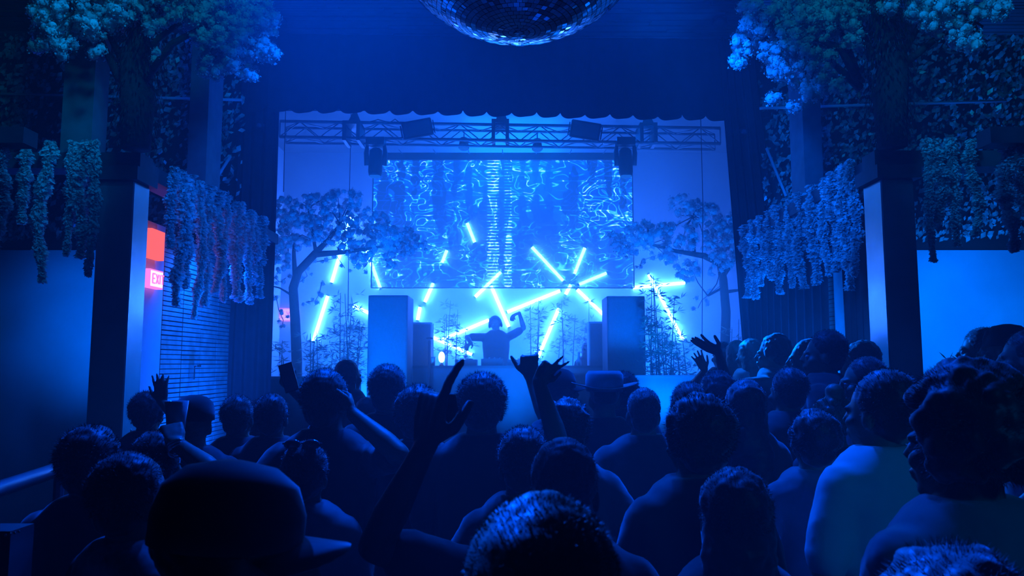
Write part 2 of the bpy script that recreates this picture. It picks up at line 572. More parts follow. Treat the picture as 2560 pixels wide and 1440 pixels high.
slat_wall(-3.44, 1, 7.28, 9.1, 'wall_side_left', 'slatted timber partition lit blue')
slat_wall(3.56, -1, 7.9, 9.1, 'wall_side_right', 'slatted timber partition behind the black drapes')
struct('wall_end_left', (-3.56, 6.86, 0), (-3.36, 7.28, 3.2), M['plaster'], 'smooth plaster end of the timber partition')
struct('wall_end_right', (3.36, 7.62, 0), (3.62, 7.9, 3.2), M['plaster'], 'smooth plaster end behind the right drapes')
# baseboard hidden by the crowd is left out


# upper posts and pillars
def pillar(x0, x1, y0, y1, z1, label, inner):
    cx, cyy = (x0 + x1) / 2, (y0 + y1) / 2
    t = empty('pillar', (cx, cyy, 0), label, 'pillar', 'square pillars beside the dance floor')
    b = MB().box((x0, y0, 0), (x1, y1, z1))
    o = b.build('shaft', M['pillar'], t, world_verts=True)
    bv = o.modifiers.new('soft edges', 'BEVEL')
    bv.width = 0.008
    MB().box((x0 - 0.04, y0 - 0.04, z1), (x1 + 0.04, y1 + 0.04, z1 + 0.1)).build('capital', M['beam'], t, world_verts=True)
    MB().box((x0 - 0.015, y0 - 0.015, 0), (x1 + 0.015, y1 + 0.015, 0.14)).build('base', M['beam'], t, world_verts=True)
    # a row of round rivets low on the inner face
    rv = MB()
    for k in range(10):
        z = 1.62 - k * 0.055
        rv.ell((inner, (y0 + y1) / 2 + 0.01, z), (0.004, 0.011, 0.011), nu=8, nv=6)
    rv.build('rivets', M['metal'], t, world_verts=True, smooth=True)
    return t


pillar(-3.03, -2.77, 5.47, 5.71, 3.22, 'square glossy pillar on the left carrying the timber beams', -2.77)
pillar(2.68, 2.92, 5.42, 5.70, 3.22, 'square glossy pillar on the right carrying the timber beams', 2.68)


def beam(lo, hi, label):
    o = MB().box(lo, hi).build('timber_beam', M['beam'])
    tag(o, label, 'beam', 'timber beams over the dance floor')


beam((-3.03, 5.7, 3.32), (-2.83, 9.1, 3.44), 'dark timber beam running from the left pillar to the stage')
beam((2.72, 5.65, 3.32), (2.92, 9.1, 3.44), 'dark timber beam running from the right pillar to the stage')
beam((-8, 5.5, 3.32), (-2.75, 5.7, 3.44), 'dark timber beam running from the left pillar to the side wall')
beam((2.66, 5.45, 3.32), (8, 5.65, 3.44), 'dark timber beam running from the right pillar to the side wall')


def upper_post(x0, x1, y0, y1, label):
    o = MB().box((x0, y0, 3.44), (x1, y1, CZ)).build('upper_post', M['post'])
    tag(o, label, 'post', 'square posts between beams and ceiling')


upper_post(-3.1, -2.92, 7.1, 7.45, 'square upper post on the left beam halfway to the stage')
upper_post(2.85, 3.03, 7.25, 7.6, 'square upper post on the right beam halfway to the stage')
upper_post(-3.35, -3.12, 5.5, 5.7, 'square upper post behind the left blossom tree')

# pipes across the ivy
def pipe(u0, v0, u1, v1, Y, label):
    o = MB().tube([P(u0, v0, Y), P(u1, v1, Y)], 0.018, 8).build('wall_pipe', M['plaster'], smooth=True)
    tag(o, label, 'pipe', 'pale pipes across the ivy walls')
pipe(-260, 228, 607, 250, 8.9, 'long pale pipe across the left ivy wall')
pipe(1899, 271, 2515, 252, 8.9, 'long pale pipe across the right ivy wall')
pipe(512, 490, 577, 390, 8.86, 'short slanting pale stick in the left ivy')
pipe(1916, 370, 1965, 490, 8.86, 'short slanting pale stick in the right ivy')


# ivy leaves
def ivy(u0, u1, v0, v1, n, seed, name, label):
    rg = np.random.default_rng(seed)
    a, c = P(u0, v0, 9.0), P(u1, v1, 9.0)
    cl = rg.uniform(0, 1, (n, 2))
    # leaves gather in hanging trails
    trails = rg.uniform(0, 1, 46)
    k = rg.integers(0, 46, n)
    x = np.where(rg.uniform(0, 1, n) < 0.6, trails[k] + rg.normal(0, 0.012, n) + 0.03 * np.sin(cl[:, 1] * 9 + k), cl[:, 0])
    x = np.clip(x, 0, 1)
    cen = np.stack([a.x + (c.x - a.x) * x, 9.08 - rg.uniform(0, 0.16, n), a.z + (c.z - a.z) * cl[:, 1]], 1)
    ang = rg.normal(0.5, 0.6, n)
    ln = rg.uniform(0.02, 0.055, n)
    tl = rg.normal(0, 0.5, n)
    dv = np.stack([np.sin(ang), tl * 0.6, np.cos(ang)], 1) * ln[:, None]
    du = np.stack([np.cos(ang), rg.normal(0, 0.5, n), -np.sin(ang)], 1) * (ln * 0.55)[:, None]
    o = quads(name, M['leaf'], cen, du, dv)
    tag(o, label, 'ivy', None, 'stuff')


ivy(-420, 600, -60, 600, 8500, 5, 'ivy_foliage', 'glossy ivy leaves covering the upper left wall')
ivy(1893, 2900, -60, 600, 8500, 6, 'ivy_foliage', 'glossy ivy leaves covering the upper right wall')


# ------------------------------------------------------------------ curtains
def curtain(name, path, ztop, zbot, label, m='curtain', fold=0.035, hem=None, group=None, cat='curtain'):
    """path: [(xtop,ytop,xbot,ybot)...] ends; folds along"""
    b = MB()
    (xt0, yt0, xb0, yb0), (xt1, yt1, xb1, yb1) = path
    n, k = 140, 14
    L_ = math.hypot(xb1 - xb0, yb1 - yb0)
    nf = max(3, int(L_ / 0.12))
    vs, fs = [], []
    for i in range(n + 1):
        t = i / n
        for j in range(k + 1):
            s = j / k
            x = (xt0 + (xt1 - xt0) * t) * (1 - s) + (xb0 + (xb1 - xb0) * t) * s
            y = (yt0 + (yt1 - yt0) * t) * (1 - s) + (yb0 + (yb1 - yb0) * t) * s
            zb = zbot + (hem(t) if hem else 0)
            z = ztop + (zb - ztop) * s
            w = fold * math.sin(2 * PI * nf * t + 0.7 * math.sin(5 * t))
            vs.append((x, y + w, z))
    for i in range(n):
        for j in range(k):
            a = i * (k + 1) + j
            fs.append((a, a + 1, a + k + 2, a + k + 1))
    b.add(vs, fs)
    o = b.build(name, M[m], smooth=True)
    so = o.modifiers.new('thickness', 'SOLIDIFY')
    so.thickness = 0.006
    tag(o, label, cat, group)
    return o


def X_(u, v, Y): return P(u, v, Y).x


curtain('stage_curtain', [(X_(604, 180, 9.0), 9.0, X_(692, 180, 9.0), 9.0), (X_(560, 1000, 9.0), 9.0, X_(679, 1000, 9.0), 9.0)][0:0] or
        [(X_(606, 200, 9.02), 9.02, X_(562, 1000, 9.02), 9.02), (X_(700, 265, 9.02), 9.02, X_(679, 960, 9.02), 9.02)],
        5.88, 0.02, 'black stage curtain hanging left of the stage opening', group='black stage curtains')
curtain('stage_curtain', [(X_(1800, 280, 9.02), 9.02, X_(1882, 900, 9.02), 9.02), (X_(1886, 300, 9.02), 9.02, X_(2010, 900, 9.02), 9.0)],
        5.88, 0.02, 'black stage curtain hanging right of the stage opening', group='black stage curtains')


def hem(t):
    ph = (t * 22.5) % 1.0
    k = abs(ph - 0.5) * 2          # 0 in the middle of a scallop, 1 at the notch
    bump_ = 0.055 * (k ** 4) * (1.3 if int(t * 22.5) % 3 == 0 else 0.85)
    return bump_ + 0.004 * math.sin(40 * t)


zl, zr = P(697, 280, 9.0).z, P(1800, 302, 9.35).z
cur = MB()
n = 440
vs, fs = [], []
for i in range(n + 1):
    t = i / n
    x = -3.3 + 6.75 * t
    tt = min(1, max(0, (x + 2.8) / 5.4))
    Y = 8.98 + 0.14 * tt
    z0 = zl + (P(1800, 300, Y).z - zl) * tt if False else (P(697 + 1103 * tt, 280 + 22 * tt, Y).z)
    for j, z in enumerate((5.94, 5.4, z0 + hem(t) + 0.05, z0 + hem(t))):
        w = 0.02 * math.sin(2 * PI * 22.5 * t) * (0.3, 0.7, 1, 1)[j]
        vs.append((x, Y + w, z))
for i in range(n):
    for j in range(3):
        a = i * 4 + j
        fs.append((a, a + 1, a + 5, a + 4))
cur.add(vs, fs)
o = cur.build('stage_valance', M['curtain'], smooth=True)
so = o.modifiers.new('thickness', 'SOLIDIFY')
so.thickness = 0.01
tag(o, 'wide black valance with a scalloped hem above the stage', 'valance')

# black drapes along the right side, one drawn back to show the lit partition
curtain('side_drape', [(X_(1885, 620, 8.9), 8.9, X_(1885, 900, 8.9), 8.9), (X_(2066, 620, 7.7), 7.7, X_(2070, 900, 7.7), 7.7)],
        3.3, 0.02, 'black side drape between the stage curtain and the lit gap')
curtain('side_drape', [(X_(2104, 620, 6.9), 6.9, X_(2126, 950, 6.9), 6.9), (X_(2185, 620, 6.3), 6.3, X_(2186, 900, 6.3), 6.3)],
        3.3, 0.02, 'black side drape just left of the right pillar')

# ------------------------------------------------------------------ signs
def exit_letters(b, org, ex, ez, h):
    """EXIT from small bars; org lower left, ex/ez unit vectors"""
    w, t = h * 0.55, h * 0.13
    n = ex.cross(ez).normalized()
    def bar(x0, z0, x1, z1, th=t):
        a = org + ex * x0 + ez * z0
        c = org + ex * x1 + ez * z1
        d = (c - a).normalized()
        s = d.cross(n).normalized() * th / 2
        q = [a - s, a + s, c + s, c - s]
        b.add([p + n * 0.004 for p in q] + [p - n * 0.004 for p in q], [(0, 1, 2, 3), (7, 6, 5, 4), (0, 4, 5, 1), (1, 5, 6, 2), (2, 6, 7, 3), (3, 7, 4, 0)])
    x = 0
    bar(x, 0, x, h); bar(x, 0, x + w, 0); bar(x, h / 2, x + w * 0.8, h / 2); bar(x, h, x + w, h)
    x += w * 1.5
    bar(x, 0, x + w, h); bar(x, h, x + w, 0)
    x += w * 1.6
    bar(x, 0, x, h)
    x += w * 0.6
    bar(x, h, x + w, h); bar(x + w / 2, 0, x + w / 2, h)


def sign(c, ex, w, h, label, face, edge, letters=True):
    t = empty('exit_sign', c, label, 'sign')
    ex = Vector(ex).normalized()
    ez = Vector((0, 0, 1))
    n = ex.cross(ez)          # faces the hall
    def slab(w, h, d0, d1, nm, m):
        b = MB()
        vs = []
        for dd in (d0, d1):
            for sx, sz in ((-1, -1), (1, -1), (1, 1), (-1, 1)):
                vs.append(ex * sx * w / 2 + ez * sz * h / 2 + n * dd)
        b.add(vs, [(0, 1, 2, 3), (7, 6, 5, 4), (0, 4, 5, 1), (1, 5, 6, 2), (2, 6, 7, 3), (3, 7, 4, 0)])
        return b.build(nm, m, t)
    slab(w, h, -0.03, 0.03, 'housing', edge)
    slab(w * 0.9, h * 0.84, 0.026, 0.036, 'panel', face)
    if letters:
        b = MB()
        exit_letters(b, ex * (-w * 0.36) + ez * (-h * 0.25) + n * 0.04, ex, ez, h * 0.5)
        b.build('lettering', M['sign_pink'], t)
    return t


sign((-3.32, 6.99, P(372, 698, 6.99).z), (0, 1, 0), 0.26, 0.17, 'white and pink lit exit sign on the partition end', M['sign_face'], M['sign_pink'])
sign((-3.32, 6.99, P(372, 612, 6.99).z), (0, 1, 0), 0.26, 0.27, 'taller red lit sign above the pink exit sign', M['sign_red'], M['sign_red'], False)
q = P(716, 787, 14.36)
sign(q, (1, 0, 0), 0.26, 0.25, 'pink lit exit sign behind the left stage tree', M['sign_face'], M['sign_pink'])

# door bolt and wall bits on the slatted wall
b = MB()
b.box((-3.35, 7.93, 1.72), (-3.3, 7.96, 1.86))
b.box((-3.35, 7.96, 1.85), (-3.28, 8.06, 1.87))
tag(b.build('wall_hook', M['metal']), 'small metal hook bracket on the slatted partition', 'hook')

# ------------------------------------------------------------------ stage
SZ = 0.9
t = empty('stage', (0, 9.6, 0), 'raised dark stage platform behind the crowd', 'stage')
MB().box((-4.3, 9.6, 0), (4.3, 14.3, SZ)).build('platform', M['stage'], t, world_verts=True)
MB().box((-4.3, 9.56, SZ - 0.05), (4.3, 9.62, SZ + 0.01)).build('edge_trim', M['metal'], t, world_verts=True)


def planter(x0, x1, y0, y1, zt, label):
    t = empty('planter', ((x0 + x1) / 2, (y0 + y1) / 2, SZ), label, 'planter', 'long planters along the stage front')
    MB().box((x0, y0, SZ), (x1, y1, zt - 0.03)).build('box', M['black'], t, world_verts=True)
    MB().box((x0 - 0.02, y0 - 0.02, zt - 0.03), (x1 + 0.02, y1 + 0.02, zt)).build('rim', M['metal'], t, world_verts=True)


planter(-3.3, -2.0, 9.75, 10.15, P(700, 941, 9.75).z, 'long planter at the left front of the stage')
planter(1.45, 3.1, 9.75, 10.15, P(1650, 938, 9.75).z, 'long planter at the right front of the stage')

# DJ booth
bz = P(1280, 914, 11.2).z
t = empty('dj_booth', (0, 11.4, SZ), 'wide dark booth counter in front of the performer', 'booth')
MB().box((-1.45, 11.2, SZ), (1.35, 11.26, bz - 0.03)).build('front_panel', M['stage'], t, world_verts=True)
MB().box((-1.5, 11.15, bz - 0.04), (1.4, 11.85, bz)).build('counter_top', M['black'], t, world_verts=True)
for x in (-1.42, 1.32):
    MB().box((x - 0.03, 11.26, SZ), (x + 0.03, 11.8, bz - 0.04)).build('side_panel', M['stage'], t, world_verts=True)


def deck(x, label, w=0.32):
    t = empty('media_player', (x, 11.5, bz), label, 'media player', 'players on the booth')
    MB().box((x - w / 2, 11.32, bz), (x + w / 2, 11.7, bz + 0.09)).build('casing', M['black'], t, world_verts=True)
    MB().tube([(x, 11.5, bz + 0.09), (x, 11.5, bz + 0.105)], 0.1, 24).build('jog_wheel', M['metal'], t, world_verts=True)
    for k in range(3):
        MB().tube([(x - 0.1 + k * 0.04, 11.34, bz + 0.09), (x - 0.1 + k * 0.04, 11.34, bz + 0.10)], 0.008, 8).build('button', M['led'], t, world_verts=True)


deck(P(1165, 910, 11.4).x, 'black media player on the booth left of the performer')
deck(P(1295, 910, 11.4).x, 'black media player on the booth right of the performer')
x = P(1230, 910, 11.4).x
t = empty('audio_mixer', (x, 11.5, bz), 'black audio mixer between the two players', 'mixer')
MB().box((x - 0.16, 11.32, bz), (x + 0.16, 11.7, bz + 0.1)).build('casing', M['black'], t, world_verts=True)
for k in range(8):
    kx = x - 0.12 + (k % 4) * 0.08
    ky = 11.4 + (k // 4) * 0.12
    MB().tube([(kx, ky, bz + 0.1), (kx, ky, bz + 0.125)], 0.011, 8).build('knob', M['metal'], t, world_verts=True)

# mic pole, glass, bottle and lamp on the booth
p0 = P(1073, 925, 11.1)
p1 = P(1073, 846, 11.1)
t = empty('microphone_stand', (p0.x, 11.1, SZ), 'thin upright stand with a flat head beside the left monitor', 'stand')
MB().tube([(p0.x, 11.1, SZ), (p0.x, 11.1, p1.z - 0.03)], 0.02, 10).build('pole', M['black'], t, world_verts=True)
MB().ell((p0.x, 11.1, p1.z), (0.055, 0.04, 0.018)).build('head', M['black'], t, world_verts=True, smooth=True)
MB().tube([(p0.x, 11.1, SZ), (p0.x, 11.1, SZ + 0.02)], 0.13, 20).build('base', M['black'], t, world_verts=True)


def lathe(prof, x, y, z0, seg=20):
    b = MB()
    b.rings([[(x + r * math.cos(2 * PI * j / seg), y + r * math.sin(2 * PI * j / seg), z0 + z) for j in range(seg)] for r, z in prof])
    return b


x = P(1082, 912, 11.35).x
tag(lathe([(0.03, 0), (0.032, 0.01), (0.04, 0.09), (0.048, 0.13), (0.044, 0.13), (0.036, 0.09)], x, 11.35, bz).build('drinking_glass', M['clear'], smooth=True), 'tapered clear glass on the left end of the booth', 'glass')
x = P(1104, 900, 11.45).x
t = empty('table_lamp', (x, 11.45, bz), 'small glowing oval lamp on the booth beside the glass', 'lamp')
lathe([(0.035, 0), (0.03, 0.02), (0.012, 0.04), (0.012, 0.08)], x, 11.45, bz).build('base', M['metal'], t, world_verts=True, smooth=True)
MB().ell((x, 11.45, P(1104, 893, 11.45).z), (0.05, 0.03, 0.085)).build('bulb', emit('lamp_bulb_glow', (0.35, 0.7, 1.0), 6.0), t, world_verts=True, smooth=True)
x = P(1448, 915, 11.3).x
zb = P(1448, 933, 11.3).z
tag(MB().box((x - 0.02 - 0.15, 11.2, SZ), (x + 0.35, 11.55, zb)).build('flight_case', M['black']), 'black case beside the booth carrying a clear bottle', 'case')
tag(lathe([(0.035, 0), (0.04, 0.01), (0.04, 0.17), (0.016, 0.24), (0.014, 0.28), (0.018, 0.285), (0.018, 0.31)], x, 11.35, zb).build('bottle', M['clear'], smooth=True), 'clear bottle standing right of the booth', 'bottle')


# speakers
def speaker(x0, x1, y0, dep, z0, z1, label, group, name='loudspeaker', rz=0):
    cx = (x0 + x1) / 2
    t = empty(name, (cx, y0 + dep / 2, z0), label, 'speaker', group, rz)
    w, h = x1 - x0, z1 - z0
    o = MB().box((-w / 2, -dep / 2, 0), (w / 2, dep / 2, h)).build('cabinet', M['cab'], t)
    bv = o.modifiers.new('bevel', 'BEVEL'); bv.width = 0.012; bv.segments = 2
    MB().box((-w / 2 + 0.02, -dep / 2 - 0.008, 0.03), (w / 2 - 0.02, -dep / 2 + 0.001, h - 0.03)).build('grille', M['grille'], o)
    return t


a, c = P(921, 738, 10.5), P(1020, 738, 10.5)
speaker(a.x, c.x, 10.5, 0.6, SZ, a.z, 'tall black loudspeaker stack left of the booth', 'tall loudspeaker stacks on the stage')
a, c = P(1517, 740, 10.5), P(1612, 740, 10.5)
speaker(a.x, c.x, 10.5, 0.6, SZ, a.z, 'tall black loudspeaker stack right of the booth', 'tall loudspeaker stacks on the stage')
a, c = P(1024, 803, 11.3), P(1058, 803, 11.3)
t1 = speaker(a.x, a.x + 0.3, 11.6, 0.3, SZ, a.z, 'slim monitor speaker behind the left end of the booth', 'monitor speakers beside the booth', 'monitor_speaker')
a, c = P(1477, 803, 11.3), P(1517, 803, 11.3)
t2 = speaker(c.x - 0.26, c.x + 0.04, 11.4, 0.3, SZ, a.z, 'slim monitor speaker behind the right end of the booth', 'monitor speakers beside the booth', 'monitor_speaker')
for tt in (t1, t2):
    for ch in tt.children:
        if ch.name.startswith('cabinet'):
            ch.data.materials[0] = M['plaster']

# ------------------------------------------------------------------ truss and its lamps
YT = 10.6
zA, zB = P(1250, 311, YT).z, P(1250, 350, YT).z
xa, xb = P(700, 310, YT).x, P(1800, 320, YT).x
t = empty('lighting_truss', (0, YT, zB), 'aluminium box truss spanning the stage top', 'truss')
def tz(x, z):  # the truss sags a little to the right
    return z - 0.016 * (x - xa)
b = MB()
for yy in (YT, YT + 0.3):
    for zz in (zA, zB):
        b.tube([(xa, yy, tz(xa, zz) + 0.045), (xb, yy, tz(xb, zz) + 0.045)], 0.024 if yy == YT else 0.02, 8)
b.build('chords', M['steel'], t, world_verts=True, smooth=True)
b = MB()
nseg = 22
for i in range(nseg):
    x0, x1 = xa + (xb - xa) * i / nseg, xa + (xb - xa) * (i + 1) / nseg
    o1, o2 = (zA, zB) if i % 2 else (zB, zA)
    for yy in (YT, YT + 0.3):
        b.tube([(x0, yy, tz(x0, o1) + 0.045), (x1, yy, tz(x1, o2) + 0.045)], 0.009, 6)
    ya, yb = (YT, YT + 0.3) if i % 2 else (YT + 0.3, YT)
    for zz in (zA, zB):
        b.tube([(x0, ya, tz(x0, zz) + 0.045), (x1, yb, tz(x1, zz) + 0.045)], 0.009, 6)
for x in (xa, xb):
    for yy in (YT, YT + 0.3):
        b.tube([(x, yy, tz(x, zA) + 0.045), (x, yy, tz(x, zB) + 0.045)], 0.012, 6)
b.build('braces', M['steel'], t, world_verts=True, smooth=True)

for i, (u, v, lab) in enumerate(((888, 300, 'left'), (1254, 296, 'middle'), (1618, 305, 'right'))):
    p = P(u, v, YT + 0.15)
    t = empty('chain_hoist', p, 'black chain hoist holding the %s of the truss' % lab, 'hoist', 'chain hoists above the truss')
    b = MB()
    b.rings([[(0.0 + sx * w, sy * w, z) for sx, sy in ((-1, -1), (1, -1), (1, 1), (-1, 1))] for w, z in ((0.08, -0.1), (0.075, -0.02), (0.03, 0.1), (0.015, 0.16))])
    b.build('body', M['black'], t)
    MB().tube([(0, 0, 0.15), (0, 0, 5.89 - p.z)], 0.012, 6).build('chain', M['black'], t)
    MB().box((-0.14, -0.2, -0.36), (-0.09, 0.2, -0.08)).build('clamp', M['black'], t)
    MB().box((0.06, -0.2, -0.36), (0.11, 0.2, -0.08)).build('clamp', M['black'], t)
    MB().box((-0.14, -0.2, -0.12), (0.11, 0.2, -0.07)).build('crossbar', M['black'], t)

# flat strobes
for u, v, roll, lab in ((1044, 322, -0.19, 'left'), (1463, 326, 0.17, 'right')):
    p = P(u, v, YT - 0.25)
    t = empty('strobe_panel', p, 'black strobe panel tilted on the %s half of the truss' % lab, 'stage light', 'strobe panels on the truss')
    o = MB().box((-0.21, -0.06, -0.12), (0.21, 0.06, 0.12), rot=(0.25, roll, 0)).build('housing', M['black'], t)
    bv = o.modifiers.new('bevel', 'BEVEL'); bv.width = 0.012
    MB().box((-0.18, -0.066, -0.09), (0.18, -0.058, 0.09), rot=(0.25, roll, 0), about=(0, 0, 0)).build('glass', M['glass'], t)
    b = MB()
    for s in (-1, 1):
        b.box((s * 0.23 - 0.008, -0.02, -0.1), (s * 0.23 + 0.008, 0.04, 0.08), rot=(0, roll, 0), about=(0, 0, 0))
    b.tube([(-0.23, 0.03, 0), (0, 0.1, 0.02), (0, 0.26, 0.0), (0, 0.24, -.06)], 0.015, 6)
    b.tube([(0.23, 0.03, 0), (0, 0.1, 0.02)], 0.015, 6)
    b.build('bracket', M['black'], t)

# moving heads
for u, lab in ((940, 'left'), (1563, 'right')):
    p = P(u, 352, YT)
    t = empty('moving_head', p, 'black moving head lamp hanging from the truss at the %s screen corner' % lab, 'stage light', 'moving head lamps on the truss')
    MB().box((-0.13, -0.1, -0.08), (0.13, 0.1, 0.03)).build('base', M['black'], t)
    b = MB()
    for s in (-1, 1):
        b.tube([(0, 0, -0.06), (s * 0.12, 0, -0.06), (s * 0.135, 0, -0.18), (s * 0.12, 0, -0.36)], [0.03, 0.03, 0.035, 0.04], 10)
    b.build('yoke', M['black'], t, smooth=True)
    b = MB()
    b.rings([[(r * math.cos(2 * PI * j / 20), r * math.sin(2 * PI * j / 20) + yo, z) for j in range(20)] for r, z, yo in ((0.05, -0.1, 0.03), (0.09, -0.14, 0.02), (0.1, -0.3, 0.0), (0.1, -0.46, -0.02), (0.085, -0.52, -0.03))])
    hd = b.build('head', M['black'], t, smooth=True)
    MB().tube([(0, -0.03, -0.52), (0, -0.031, -0.528)], 0.08, 20).build('lens', M['lens_dim'], hd)

# small clamped spots behind
for u, v, lab in ((1160, 350, 'left'), (1343, 353, 'right')):
    p = P(u, v, YT + 0.4)
    t = empty('par_can', p, 'small par can lamp under the truss, %s of centre' % lab, 'stage light', 'small lamps under the truss')
    MB().tube([(0, 0, 0.02), (0, -0.03, -0.13)], [0.06, 0.08], 16).build('can', M['black'], t, smooth=True)
    MB().tube([(0, -0.031, -0.131), (0, -0.033, -0.137)], 0.07, 16).build('lens', M['lens_dim'], t)
    MB().tube([(0, 0, 0.02), (0, 0, 0.14)], 0.012, 6).build('clamp', M['steel'], t)

# cable drooping on top of the truss
b = MB()
b.tube([P(u, v, YT - 0.03) for u, v in ((925, 305), (945, 299), (960, 303), (975, 306), (988, 298), (1000, 308))], 0.008, 6)
tag(b.build('cable', M['black'], smooth=True), 'black cable looping on the left of the truss', 'cable')

# ------------------------------------------------------------------ hanging screen
YS = 11.5
s0, s1 = P(928, 719, YS), P(1580, 398, YS)
scx, scz = (s0.x + s1.x) / 2, (s0.z + s1.z) / 2
t = empty('led_screen', (scx, YS, s0.z), 'wide see through LED screen showing winding blue lines', 'screen')
hw_, hh = (s1.x - s0.x) / 2, s1.z - s0.z
MB().box((-hw_, -0.006, 0), (hw_, 0.006, hh)).build('picture', M['screen'], t)
b = MB()
b.box((-hw_ + 0.2, -0.05, hh - 0.02), (hw_ - 0.2, 0.05, hh + 0.09))
b.build('top_bar', M['black'], t)
b = MB()
for x in (-hw_, hw_):
    b.box((x - 0.008, -0.012, 0), (x + 0.008, 0.012, hh))
b.box((-hw_, -0.012, -0.012), (hw_, 0.012, 0.0))
b.build('frame', M['steel'], t)
b = MB()
for k in range(7):
    x = -hw_ + 0.45 + k * (2 * hw_ - 0.9) / 6
    b.tube([(x, 0, hh + 0.08), (x, -0.4, zB - s0.z + 0.0)], 0.008, 6)
b.build('hanging_wires', M['steel'], t)

# ------------------------------------------------------------------ light tubes
TUBES = [
    (878, 540, 829, 706, 'through the left tree crown'), (819, 740, 783, 853, 'beside the left tree trunk'),
    (914, 618, 951, 721, 'at the lower left screen corner'), (884, 765, 960, 800, 'half hidden behind the left loudspeaker'),
    (1083, 708, 1062, 755, 'hanging below the left part of the screen'), (1117, 626, 1105, 657, 'short, seen through the screen left of centre'),
    (1168, 558, 1187, 606, 'highest, seen through the screen left of centre'), (1252, 680, 1188, 742, 'crossing the lower edge of the screen'),
    (1228, 715, 1272, 817, 'steep, right behind the performer'), (1104, 850, 1222, 800, 'rising from lower left to the performer head'),
    (1268, 780, 1400, 727, 'rising right of the performer head'), (1448, 711, 1516, 683, 'rising across the lower right of the screen'),
    (1050, 830, 1180, 886, 'falling to the performer elbow'), (1397, 771, 1345, 893, 'steep, above the raised hands'),
    (1443, 724, 1518, 795, 'falling to the right loudspeaker'), (1330, 618, 1408, 702, 'seen through the screen right of centre'),
    (1462, 620, 1436, 685, 'steep, seen through the screen on the right'), (1427, 712, 1414, 736, 'very short, at the lower screen edge'),
    (1582, 719, 1712, 707, 'nearly level, right of the screen'), (1622, 686, 1708, 850, 'long and steep behind the right bamboo'),
    (1050, 768, 1044, 800, 'tiny, behind the left monitor'),
]
for i, (u0, v0, u1, v1, lab) in enumerate(TUBES):
    Y = 14.365
    a, c = P(u0, v0, Y), P(u1, v1, Y)
    t = empty('light_tube', (a + c) / 2, 'white glowing light tube ' + lab, 'light tube', 'slanting light tubes behind the performer')
    d = (c - a).normalized()
    MB().tube([a, c], 0.029, 12).build('tube', M['tube'], t, world_verts=True, smooth=True)
    for e, s in ((a, -1), (c, 1)):
        MB().tube([e, e + d * s * 0.03], 0.03, 12).build('end_cap', M['black'], t, world_verts=True)


# ------------------------------------------------------------------ plants
def puffs(centres, rads, n_per, seed, size):
    """petals on the shells of round clusters"""
    rg = np.random.default_rng(seed)
    cs, us, vs = [], [], []
    for (c, r) in zip(centres, rads):
        n = max(12, int(n_per * (r / 0.08) ** 2))
        d = rg.normal(0, 1, (n, 3))
        d /= np.linalg.norm(d, axis=1)[:, None]
        rr = r * (0.72 + 0.45 * rg.uniform(0, 1, n) + 0.15 * np.sin(d[:, 0] * 9 + d[:, 2] * 7))
        p = np.asarray(c)[None] + d * rr[:, None]
        j = rg.normal(0, 0.6, (n, 3)) + d
        j /= np.linalg.norm(j, axis=1)[:, None]
        a = np.cross(j, rg.normal(0, 1, (n, 3)))
        a /= np.linalg.norm(a, axis=1)[:, None]
        b_ = np.cross(j, a)
        s = size * rg.uniform(0.6, 1.2, n)[:, None]
        cs.append(p); us.append(a * s); vs.append(b_ * s * 0.8)
    return np.concatenate(cs), np.concatenate(us), np.concatenate(vs)


_ico = None
def hearts(o, cen, rad):
    """round hearts inside the petal clusters, joined into the same mesh"""
    b = MB()
    rg = random.Random(len(cen))
    for c, r in zip(cen, rad):
        k = r * 0.74
        b.ell(c, (k * rg.uniform(.85, 1.1), k * rg.uniform(.85, 1.1), k * rg.uniform(.8, 1.05)), None, 8, 6)
    me = o.data
    n0, l0, p0 = len(me.vertices), len(me.loops), len(me.polygons)
    co = np.empty(n0 * 3, np.float32); me.vertices.foreach_get('co', co)
    vs = np.concatenate([co.reshape(-1, 3), np.array(b.v, np.float32)])
    fs = [tuple(range(i * 4, i * 4 + 4)) for i in range(p0)] + [tuple(i + n0 for i in f) for f in b.f]
    me2 = bpy.data.meshes.new(me.name)
    me2.from_pydata(vs.tolist(), [], fs)
    me2.materials.append(me.materials[0])
    o.data = me2
    return o


def crown(lobes, Y, depth, dens, seed, pr, root, n_per=46, size=0.016):
    rg = random.Random(seed)
    cen, rad = [], []
    for (u, v, r) in lobes:
        n = max(3, int(dens * (r / 40.0) ** 2))
        for _ in range(n):
            a, q = rg.uniform(0, 2 * PI), math.sqrt(rg.random()) * r
            p = P(u + q * math.cos(a), v + q * math.sin(a) * 0.9, Y + rg.uniform(-depth, depth) * (1 - 0.4 * q / r))
            cen.append(tuple(p - root.location)); rad.append(pr * rg.uniform(0.7, 1.25))
    c, du, dv = puffs(cen, rad, n_per, seed, size)
    o = hearts(quads('blossom', M['petal'], c, du, dv, root), cen, rad)
    return cen, o


